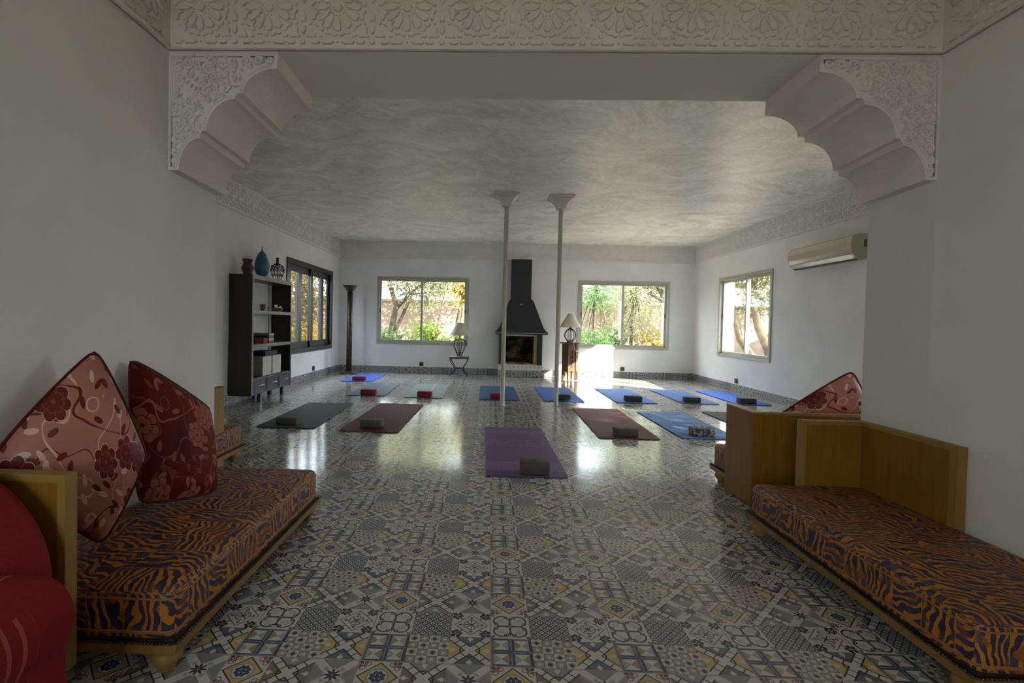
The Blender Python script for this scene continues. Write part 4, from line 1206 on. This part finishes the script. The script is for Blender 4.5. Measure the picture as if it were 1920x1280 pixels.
def table_lamp(x, y, z, lab, shade, urn, h, rt, rb, zs, ribs=10, cord=None):
    p = thing('table_lamp', lab, 'table lamp', (x, y, z))
    b = MB(); b.lathe([(urn[0][0] + .02, 0), (urn[0][0] + .022, .012), (urn[0][0] + .004, .018)], (x, y, z), 20); b.build('foot', CARVED if ribs == 10 else IRON, p)
    b = MB()
    for k in range(ribs):
        a = 2 * PI * k / ribs
        b.tube([(x + r_ * math.cos(a), y + r_ * math.sin(a), z + zz) for r_, zz in urn], .0055, 6)
        # curled tip
        r_, zz = urn[-3]
        b.tube([(x + (r_ + .018 * math.sin(t * 5) * t) * math.cos(a), y + (r_ + .018 * math.sin(t * 5) * t) * math.sin(a), z + zz + .03 * math.cos(t * 4.2) * t) for t in [i / 7 for i in range(8)]], .0045, 5)
    for r_, zz in (urn[1], urn[-2]):
        b.tube([(x + r_ * math.cos(2 * PI * k / 24), y + r_ * math.sin(2 * PI * k / 24), z + zz) for k in range(24)], .004, 5, closed=True)
    b.build('cage_body', IRON, p)
    b = MB(); b.bar((x, y, z + .01), (x, y, z + zs + .05), .008); b.lathe([(.02, zs - .03), (.014, zs)], (x, y, z), 12); b.build('stem', IRON, p)
    b = MB()
    b.lathe([(rb, zs), (rb * .985, zs + .004), (rt, h)], (x, y, z), 36); b.lathe([(rt - .003, h), (rb - .006, zs + .001)], (x, y, z), 36)
    b.f = [f for f in b.f if len(f) < 10]; k = len(b.f); b.mi = b.mi[:k]; b.uv = b.uv[:k]; b.sm = b.sm[:k]
    so = b.build('lamp_shade', shade, p)
    b = MB(); b.lathe([(.012, zs + .03), (.03, zs + .06), (.034, zs + .10), (.02, zs + .13), (0, zs + .135)], (x, y, z), 14); b.build('bulb', BOXWHITE, p)
    b = MB()
    for k in range(3):
        a = 2 * PI * k / 3
        b.bar((x, y, z + zs + .045), (x + (rb - .01) * math.cos(a), y + (rb - .01) * math.sin(a), z + zs + .004), .002)
    b.build('shade_carrier', IRON, p)
    if cord:
        b = MB(); b.tube(cord, .0045, 6); b.build('cord', WIRE, p)
    return p
table_lamp(tx + .005, ty, .4285, 'table lamp with a wrought-iron urn base and beige shade on the iron side table', SHADEG,
           [(.045, .015), (.075, .09), (.125, .19), (.152, .265), (.150, .315), (.12, .355), (.075, .375), (.04, .385), (.02, .40)], .745, .07, .238, .462, 10,
           [(tx - .05, ty + .02, .434), (tx - .21, ty + .10, .434), (tx - .235, ty + .16, .36), (tx - .28, ty + .36, .20), (tx - .33, ty + .375, .05)])

# ------------------------------------------------------------------ carved hexagonal stand with lamp
hx, hy = 1.755, 10.70
p = thing('hexagonal_stand', 'carved walnut hexagonal stand with pierced sides, right of the fireplace', 'side table', (hx, hy, 0))
b = MB(); b.lathe([(.235, .775), (.255, .780), (.255, .797), (.245, .802)], (hx, hy, 0), 6, smooth=False, a0=R(8)); b.build('top', CARVED, p, bevel=.003)
RH = .168
for k in range(6):
    a0 = R(8) + 2 * PI * k / 6; a1 = a0 + 2 * PI / 6
    A_ = Vector((hx + RH * math.cos(a0), hy + RH * math.sin(a0), 0)); B_ = Vector((hx + RH * math.cos(a1), hy + RH * math.sin(a1), 0))
    t = (B_ - A_).normalized(); nn = Vector((t.y, -t.x, 0)); Lw = (B_ - A_).length
    fn = lambda u, z, d: A_ + t * u + Vector((0, 0, z)) - nn * d
    b = MB()
    def rect(u0, u1, z0, z1): b.prism([(u0, z0), (u1, z0), (u1, z1), (u0, z1)], fn, 0, .014)
    rect(0, .028, 0, .775); rect(Lw - .028, Lw, 0, .775)
    m0, m1 = .028, Lw - .028; c = Lw / 2
    rect(m0, m1, .62, .775); rect(m0, m1, .215, .265)
    rect(m0, c - .016, .265, .62); rect(c + .016, m1, .265, .62)
    rect(c - .016, c + .016, .425, .455); rect(c - .016, c + .016, .345, .36); rect(c - .016, c + .016, .53, .545)
    rect(c - .016, c - .007, .265, .345); rect(c + .007, c + .016, .265, .345); rect(c - .016, c - .008, .545, .62); rect(c + .008, c + .016, .545, .62)
    # horseshoe arch between the feet
    ar = [(m0, .215), (m0, .13)] + [(c - .045 * math.cos(R(q)), .13 + .06 * math.sin(R(q))) for q in range(0, 181, 20)] + [(m1, .13), (m1, .215)]
    b.prism(ar, fn, 0, .014)
    b.build('side_panel', CARVED, p)
    b = MB(); cc = A_ * .985 + Vector((hx, hy, 0)) * .015
    b.bar((A_.x, A_.y, 0), (A_.x, A_.y, .776), .0135, .0135, 8); b.build('corner_post', CARVED, p)
table_lamp(hx - .01, hy, .8025, 'table lamp with a round iron cage base and yellowish shade on the hexagonal stand', SHADE,
           [(.05, .014), (.085, .05), (.120, .11), (.127, .16), (.115, .21), (.085, .255), (.05, .285), (.03, .30), (.018, .32)], .62, .055, .235, .325, 11,
           [(hx - .01, hy - .09, .806), (hx + .02, hy - .248, .806), (hx + .03, hy - .264, .76), (hx + .06, hy - .20, .66), (hx + .10, hy - .165, .62), (hx + .16, hy - .10, .63), (hx + .19, hy + .1, .60), (hx + .20, hy + .55, .10)])

# ------------------------------------------------------------------ fireplace
fp = thing('fireplace', 'black steel hooded fireplace on a tiled plinth against the back wall', 'fireplace', (.70, 11.05, 0))
py = 10.95
b = MB(); b.box(.205, 1.195, py, YB - .001, 0, .262)
o = b.build('plinth', material('white_plinth_tile', mottled((0.62, 0.60, 0.56), .06, 30), .4, .5), fp, bevel=.003)
b = MB()
for i in range(7):
    a, c = .205 + i * .1415, .205 + (i + 1) * .1415
    k = [8, 6, 0, 7, 6, 2, 5][i]
    b.face([(a, py - .004, .002), (c, py - .004, .002), (c, py - .004, .140), (a, py - .004, .140)], k, [(0, 0), (1, 0), (1, 1), (0, 1)])
for ya, yb in ((py, py + .15), (py + .15, YB - .001)):
    for xx in (.201, 1.199): b.face([(xx, ya, .002), (xx, yb, .002), (xx, yb, .140), (xx, ya, .140)], 3, [(0, 0), (1, 0), (1, 1), (0, 1)])
b.build('patterned_tiles', SKIRT, o)
def _plt():
    u, v, _ = sep(uvv())
    gx, gy = fr(u * 11.) - .5, fr(v * 11.) - .5
    return mixc(ln(gx, gy) < .26, (0.62, 0.60, 0.56), (0.36, 0.36, 0.36))
b = MB(); b.face([(.206, py - .003, .145), (1.194, py - .003, .145), (1.194, py - .003, .235), (.206, py - .003, .235)]); b.build('spotted_tiles', material('spotted_tile', _plt, .4, .5), o)
b = MB()
for xa, xb in ((.225, .345), (1.075, 1.185)): b.box(xa, xb, py + .06, YB - .001, .262, .94)
b.build('steel_jamb', BLACKSTEEL, fp)
b = MB(); b.box(1.005, 1.072, py + .10, YB + .1, .262, .93); b.build('brick_jamb', YBRICK, fp)
b = MB(); b.box(.345, 1.005, py + .02, py + .16, .2625, .285); b.build('hearth_edge', YBRICK, fp)
b = FIREBOX; b.build('firebox', FIREBRICK, fp)
b = MB()
b.box(.132, 1.282, py - .115, YB - .001, .945, .965); b.box(.132, 1.282, py - .115, YB - .001, .980, 1.008); b.box(.14, 1.274, py - .105, YB - .001, .965, .98)
o = b.build('mantel', BLACKSTEEL, fp)
b = MB(); b.box(.15, 1.265, py - .1095, py - .105, .966, .979); b.box(.345, 1.07, py + .045, py + .06, .905, .925); b.build('steel_strip', STEELTRIM, o)
b = MB(); vs = []
hood = [(.155, 1.26, py - .08, 1.008), (.225, 1.19, py - .05, 1.10), (.42, .965, py + .02, 1.68), (.456, .917, py + .03, 1.73)]
for xa, xb, yy, z in hood: vs += [(xa, yy, z), (xb, yy, z), (xb, YB - .001, z), (xa, YB - .001, z)]
fs = [(3, 2, 1, 0), tuple(range(4 * (len(hood) - 1), 4 * len(hood)))]
for i in range(len(hood) - 1):
    for j in range(4): fs.append((4 * i + j, 4 * i + (j + 1) % 4, 4 * i + 4 + (j + 1) % 4, 4 * i + 4 + j))
b.mesh(vs, fs); o = b.build('hood', BLACKSTEEL, fp)
b = MB(); b.prism([(-.035, 0), (.035, 0), (.02, .018), (-.02, .018)], lambda u, z, d: (.69 + u, py + .012 - d, 1.60 + z), 0, .004); b.build('badge', STEELTRIM, o)
b = MB(); b.box(.463, .910, py + .04, YB - .133, 1.73, ZF - .011); o = b.build('chimney_box', BLACKSTEEL, fp)
b = MB(); b.box(.463, .910, YB - .133, YB - .001, 1.73, ZF - .011); b.build('chimney_back', BLACKSTEEL, fp)
for r_ in range(2):
    b = MB()
    for k in range(9): b.box(.50 + k * .043, .525 + k * .043, py + .0365, py + .0405, 1.80 + r_ * .34, 1.88 + r_ * .34)
    b.build('vent_grille', ALUD, o)
rr = random.Random(5)
b = MB()
for k in range(46):
    c = Vector((rr.uniform(.40, .96), YB + rr.uniform(-.12, .30), .273)); s = rr.uniform(.012, .035)
    b.lathe([(s, 0), (s * .9, s * .6), (s * .3, s)], c, 6, smooth=False, a0=rr.random())
tag(b.build('ash_heap', ASH), 'heap of pale ash and cinders on the fireplace hearth', 'ash', kind='stuff')
for (x0, y0, x1, y1, z, r_, lb) in ((.50, YB + .15, .86, YB + .22, .335, .036, 'charred log lying on the ash at the back of the firebox'), (.60, YB - .02, .94, YB + .10, .33, .030, 'shorter charred log lying on the ash at the front of the firebox')):
    b = MB(); b.tube([(x0, y0, z), ((x0 + x1) / 2, (y0 + y1) / 2 + .01, z + .01), (x1, y1, z - .005)], [r_, r_ * 1.1, r_ * .8], 10); tag(b.build('firewood_log', CHAR), lb, 'log', 'logs in the fireplace')

# ------------------------------------------------------------------ air conditioner
ya, yb = 6.19, 7.47
ac = thing('air_conditioner', 'cream wall-mounted split air conditioner high on the right wall', 'air conditioner', (XR, (ya + yb) / 2, 2.05))
pr = [(0, 2.06), (-.10, 2.055), (-.150, 2.075), (-.185, 2.125), (-.205, 2.18), (-.207, 2.27), (-.195, 2.335), (-.165, 2.365), (-.08, 2.378), (0, 2.38)]
b = MB(); b.prism(pr, lambda u, z, d: (XR - .001 + u, d, z), ya + .012, yb - .012); b.build('body', PLASTIC, ac)
b = MB()
pe = [(u * 1.012, z) for u, z in pr]
CAPM = material('cream_grey_plastic', mottled((0.42, 0.40, 0.29), .03, 4), .35, .5)
for q0 in (ya, yb - .012):
    b = MB(); b.prism(pe, lambda u, z, d: (XR - .001 + u, d, z), q0, q0 + .012); b.build('end_cap', CAPM, ac, bevel=.003)
b = MB(); b.prism([(-.145, 2.0715), (-.183, 2.1205), (-.187, 2.1185), (-.150, 2.0685)], lambda u, z, d: (XR - .001 + u, d, z), ya + .03, yb - .03); o = b.build('louvre', PLASTIC, ac)
b = MB(); b.prism([(-.10, 2.052), (-.142, 2.066), (-.145, 2.062), (-.10, 2.048)], lambda u, z, d: (XR - .001 + u, d, z), ya + .03, yb - .03); b.build('outlet_slot', VENT, ac)
b = MB(); b.prism([(-.186, 2.124), (-.1885, 2.1245), (-.1865, 2.119)], lambda u, z, d: (XR - .001 + u, d, z), ya + .03, yb - .03); b.build('shadow_gap', VENT, ac)
b = MB(); b.box(XR - .055, XR - .025, ya - .004, ya + .001, 2.21, 2.30); b.build('side_notch', VENT, ac)

# ------------------------------------------------------------------ wall sockets
def socket(x, y, z, axis, inw, lab):
    p = thing('wall_socket', lab, 'socket', (x, y, z), 'dark wall sockets')
    b = MB()
    if axis == 'y': b.box(x - .045, x + .045, y, y + inw * .018, z - .045, z + .045) if inw > 0 else b.box(x - .045, x + .045, y + inw * .018, y, z - .045, z + .045)
    else: b.box(min(x, x + inw * .018), max(x, x + inw * .018), y - .045, y + .045, z - .045, z + .045)
    b.build('plate', SOCKET, p, bevel=.004)
    b = MB()
    o = inw * .0185
    if axis == 'y': b.prism(circ(0, 0, .02, 16), lambda u, v, d: (x + u, y + o + inw * d, z + v), 0, .002)
    else: b.prism(circ(0, 0, .02, 16), lambda u, v, d: (x + o + inw * d, y + u, z + v), 0, .002)
    b.build('outlet', ALUD, p)
socket(-1.548, YB - .001, .205, 'y', -1, 'dark brown wall socket under the left back window')
socket(3.037, YB - .001, .205, 'y', -1, 'dark brown wall socket under the right back window')
socket(XL + .001, 9.65, .205, 'x', 1, 'dark brown wall socket under the dark left window')
socket(XR - .001, 9.28, .205, 'x', -1, 'dark brown wall socket under the right wall window')

# ------------------------------------------------------------------ garden outside
b = MB(); b.face([(-14, -12, -.12), (18, -12, -.12), (18, 30, -.12), (-14, 30, -.12)]); tag(b.build('garden_ground', SOIL), kind='structure')
def gwall(name, x0, x1, y0, y1, h):
    b = MB(); b.box(x0, x1, y0, y1, -.12, h); b.box(x0 - .05, x1 + .05, y0 - .05, y1 + .05, h, h + .08)
    tag(b.build(name, RENDERW), kind='structure')
gwall('wall_garden_back', -12, 14, 20.0, 20.25, 2.0)
gwall('wall_garden_right', 13.0, 13.25, -8, 20, 2.0)
gwall('wall_garden_left', -9.2, -9.0, -4, 20, 2.3)
def tree(lab, trunks, crowns, nleaf, lsize, lm, seed, cat='tree', name='garden_tree', group='trees in the garden', long=1.7):
    rr = random.Random(seed)
    base = trunks[0][0][0]
    root = thing(name, lab, cat, (base[0], base[1], -.12), group)
    b = MB()
    for pts, r0, r1 in trunks:
        n = len(pts); b.tube([Vector(p) for p in pts], [r0 + (r1 - r0) * i / (n - 1) for i in range(n)], 8)
    for (cx_, cy_, cz, rx, ry, rz) in crowns:
        tip = min((p for t in trunks for p in t[0][-1:]), key=lambda q: (Vector(q) - Vector((cx_, cy_, cz))).length)
        for k in range(7):
            e = Vector((cx_ + rr.uniform(-.8, .8) * rx, cy_ + rr.uniform(-.8, .8) * ry, cz + rr.uniform(-.5, .8) * rz))
            m_ = (Vector(tip) + e) / 2 + Vector((rr.uniform(-.1, .1), rr.uniform(-.1, .1), rr.uniform(0, .15)))
            b.tube([tip, m_, e], [.028, .018, .008], 5)
    b.build('trunk', BARK, root)
    f = MB()
    tot = sum(c[3] * c[4] * c[5] for c in crowns)
    for (cx_, cy_, cz, rx, ry, rz) in crowns:
        n = int(nleaf * rx * ry * rz / tot)
        cl = []
        for k in range(max(6, n // 26)):
            while True:
                q = Vector((rr.uniform(-1, 1), rr.uniform(-1, 1), rr.uniform(-1, 1)))
                if q.length < 1: break
            cl.append(Vector((cx_ + q.x * rx, cy_ + q.y * ry, cz + q.z * rz)))
        sp = .30 * min(rx, ry, rz, .8)
        for k in range(n):
            c = rr.choice(cl) + Vector((rr.gauss(0, sp), rr.gauss(0, sp), rr.gauss(0, sp)))
            if c.z < -.05: c.z = -.05 + rr.random() * .1
            a = Vector((rr.gauss(0, 1), rr.gauss(0, 1), rr.gauss(0, 1))).normalized(); t = a.orthogonal().normalized()
            t = Matrix.Rotation(rr.uniform(0, 6.28), 3, a) @ t
            s2 = a.cross(t)
            l = lsize * rr.uniform(.7, 1.3); w_ = l / long / 2
            f.face([c - t * l / 2, c + s2 * w_ * .9, c + t * l / 2, c - s2 * w_ * .9])
    f.build('foliage', lm, root)
    return root
def T(*p): return list(p)
tree('spreading olive tree seen through the left half of the left back window', [(T((-3.35, 16.5, -.12), (-3.3, 16.5, .9), (-3.15, 16.5, 1.7), (-3.4, 16.4, 2.5)), .13, .07), (T((-3.15, 16.5, 1.6), (-2.7, 16.4, 2.1), (-2.2, 16.2, 2.45)), .07, .04), (T((-3.2, 16.5, .8), (-2.9, 16.6, 1.5), (-2.65, 16.7, 2.1)), .07, .04)],
     [(-3.6, 16.4, 3.1, 1.5, 1.2, .75), (-2.2, 16.3, 3.0, 1.2, 1.1, .6), (-2.4, 16.9, 2.1, 1.3, .7, .5)], 13000, .085, LEAF_OLIVE, 11)
tree('slim leaning sapling seen through the right half of the left back window', [(T((-1.75, 15.2, -.12), (-1.6, 15.2, 1.0), (-1.4, 15.2, 2.2), (-1.35, 15.2, 2.8)), .03, .015)], [(-1.35, 15.2, 2.6, .55, .5, .55), (-1.6, 15.3, 2.2, .35, .35, .25)], 900, .09, LEAF_OLIVE, 12)
tree('yellow-green sapling outside the right end of the left back window', [(T((-.98, 15.6, -.12), (-.93, 15.6, 1.0), (-.85, 15.6, 1.9)), .04, .02)], [(-.75, 15.6, 2.3, .45, .45, .7)], 900, .11, LEAF_GOLD, 13)
tree('bright green shrub low outside the left end of the left back window', [(T((-3.5, 14.3, -.12), (-3.45, 14.3, .4)), .03, .015)], [(-3.0, 14.3, .62, .55, .4, .45)], 1000, .10, LEAF_PINE, 14, 'shrub', 'garden_shrub', 'shrubs in the garden')
tree('light green shrub low outside the middle of the left back window', [(T((-1.9, 14.6, -.12), (-1.9, 14.6, .4)), .03, .015)], [(-1.9, 14.6, .65, .60, .4, .48)], 1000, .10, LEAF_BRIGHT, 15, 'shrub', 'garden_shrub', 'shrubs in the garden')
tree('leafy shrub outside the right end of the left back window, behind the lamp', [(T((-.9, 14.4, -.12), (-.9, 14.4, .3)), .03, .015)], [(-.95, 14.4, .40, .5, .4, .34)], 700, .10, LEAF_BRIGHT, 16, 'shrub', 'garden_shrub', 'shrubs in the garden')
tree('young pine with a bare lower trunk outside the left half of the right back window', [(T((3.05, 14.5, -.12), (3.05, 14.5, 1.2), (3.08, 14.5, 2.4)), .045, .02)], [(3.08, 14.5, 2.05, .50, .45, .38), (3.0, 14.4, .72, .55, .45, .34)], 3600, .12, LEAF_PINE, 17, long=6)
tree('palm-like tree behind the centre bar of the right back window', [(T((4.45, 15.6, -.12), (4.45, 15.6, 1.2), (4.5, 15.6, 2.2)), .06, .03)], [(4.5, 15.6, 1.15, .75, .5, .42), (4.4, 15.7, 2.2, .6, .5, .5)], 3600, .12, LEAF_OLIVE, 18, long=5)
tree('leaning olive tree seen through the right half of the right back window', [(T((6.4, 16.4, -.12), (6.2, 16.4, 1.0), (5.85, 16.4, 1.9), (5.4, 16.4, 2.7), (5.2, 16.4, 3.3)), .12, .06), (T((5.85, 16.4, 1.9), (5.2, 16.4, 2.3), (4.8, 16.4, 2.7)), .05, .025)], [(5.3, 16.5, 3.3, 1.6, 1.0, .8), (5.9, 16.7, 2.2, .7, .6, .5)], 8000, .085, LEAF_OLIVE, 19)
tree('golden shrub low outside the right end of the right back window', [(T((5.35, 15.2, -.12), (5.3, 15.2, .5)), .03, .015)], [(5.15, 15.2, .75, .55, .4, .45)], 900, .11, LEAF_GOLD, 20, 'shrub', 'garden_shrub', 'shrubs in the garden')
tree('green shrub low outside the left end of the right back window', [(T((3.6, 15.9, -.12), (3.6, 15.9, .5)), .03, .015)], [(3.75, 15.9, .62, .55, .4, .45)], 900, .11, LEAF_PINE, 21, 'shrub', 'garden_shrub', 'shrubs in the garden')
tree('twin-trunked old olive tree outside the right wall window', [(T((7.95, 13.9, -.12), (7.7, 13.8, .6), (7.35, 13.7, 1.2), (7.15, 13.7, 2.0), (7.2, 13.6, 2.8)), .15, .07), (T((7.9, 13.9, .0), (7.35, 13.9, .35), (6.95, 13.9, .9), (6.75, 14.0, 1.9), (6.5, 14.0, 2.7)), .13, .06)], [(7.0, 13.9, 3.0, 1.3, 1.2, .7), (7.6, 13.4, 2.5, .6, .6, .5)], 7500, .085, LEAF_DEEP, 22)
tree('unseen olive tree added beyond the right wall to shade the window behind the pier', [(T((8.8, 3.0, -.12), (8.8, 3.0, 1.2), (8.9, 2.9, 2.2)), .16, .10)], [(8.7, 1.6, 3.3, 1.5, 2.0, 1.4)], 11000, .11, LEAF_OLIVE, 23)  # out of view, crown placed to keep sun out of window behind pier
tree('tall brown-leaved tree outside the dark left window', [(T((-6.6, 17.0, -.12), (-6.6, 17.0, 1.2), (-6.5, 17.0, 2.3)), .11, .06)], [(-6.5, 17.0, 2.3, 1.3, 2.4, 1.4)], 6000, .10, LEAF_BROWN, 24)
tree('yellow-green bush low outside the dark left window', [(T((-5.8, 15.6, -.12), (-5.8, 15.6, .4)), .03, .015)], [(-5.8, 15.6, .55, .6, .9, .45)], 1000, .10, LEAF_DGOLD, 25, 'shrub', 'garden_shrub', 'shrubs in the garden')
tree('small brown-leaved tree outside the near end of the dark left window', [(T((-5.3, 12.8, -.12), (-5.3, 12.8, 1.2), (-5.3, 12.8, 2.0)), .06, .03)], [(-5.4, 13.1, 1.7, .5, .6, 1.0)], 1800, .10, LEAF_BROWN, 26)
tree('broad olive tree far back against the garden wall, left of the fireplace axis', [(T((-1.2, 18.6, -.12), (-1.2, 18.6, 1.2), (-1.0, 18.6, 2.2)), .12, .07)], [(-1.2, 18.6, 3.0, 2.3, .8, 1.1), (-4.2, 18.8, 3.1, 1.4, .7, 1.0)], 9000, .10, LEAF_OLIVE, 31)
tree('broad pale tree far back against the garden wall, right of the fireplace axis', [(T((5.0, 18.6, -.12), (5.0, 18.6, 1.2), (5.1, 18.6, 2.2)), .12, .07)], [(5.0, 18.6, 2.7, 2.4, .8, 1.4)], 9000, .10, LEAF_OLIVE, 32)
tree('broad olive tree far out beyond the twin-trunked olive', [(T((11.5, 19.0, -.12), (11.4, 19.0, 1.2), (11.3, 19.0, 2.4)), .14, .08)], [(9.9, 18.7, 3.0, 2.4, .9, 1.4)], 9000, .12, LEAF_DEEP, 33)
tree('dark evergreen by the far garden wall seen through the dark left window', [(T((-8.0, 18.6, -.12), (-8.0, 18.6, 1.2), (-8.0, 18.6, 2.4)), .12, .07)], [(-7.9, 18.6, 2.2, .8, 1.2, 1.7)], 4500, .10, LEAF_BROWN, 34)
tree('tall dense hedge added close outside the dark left window to hold back sky light', [(T((-5.6, 7.4, -.12), (-5.6, 7.4, 1.4), (-5.6, 7.4, 2.4)), .06, .03), (T((-5.6, 10.8, -.12), (-5.6, 10.8, 1.4), (-5.6, 10.8, 2.4)), .06, .03)], [(-5.7, 7.6, 2.0, .6, 2.1, 2.1), (-5.8, 10.6, 2.0, .6, 1.6, 2.1)], 15000, .13, LEAF_BROWN, 35, 'hedge', 'sky_blocking_hedge', None)  # added hedge, keeps sky light off the left window
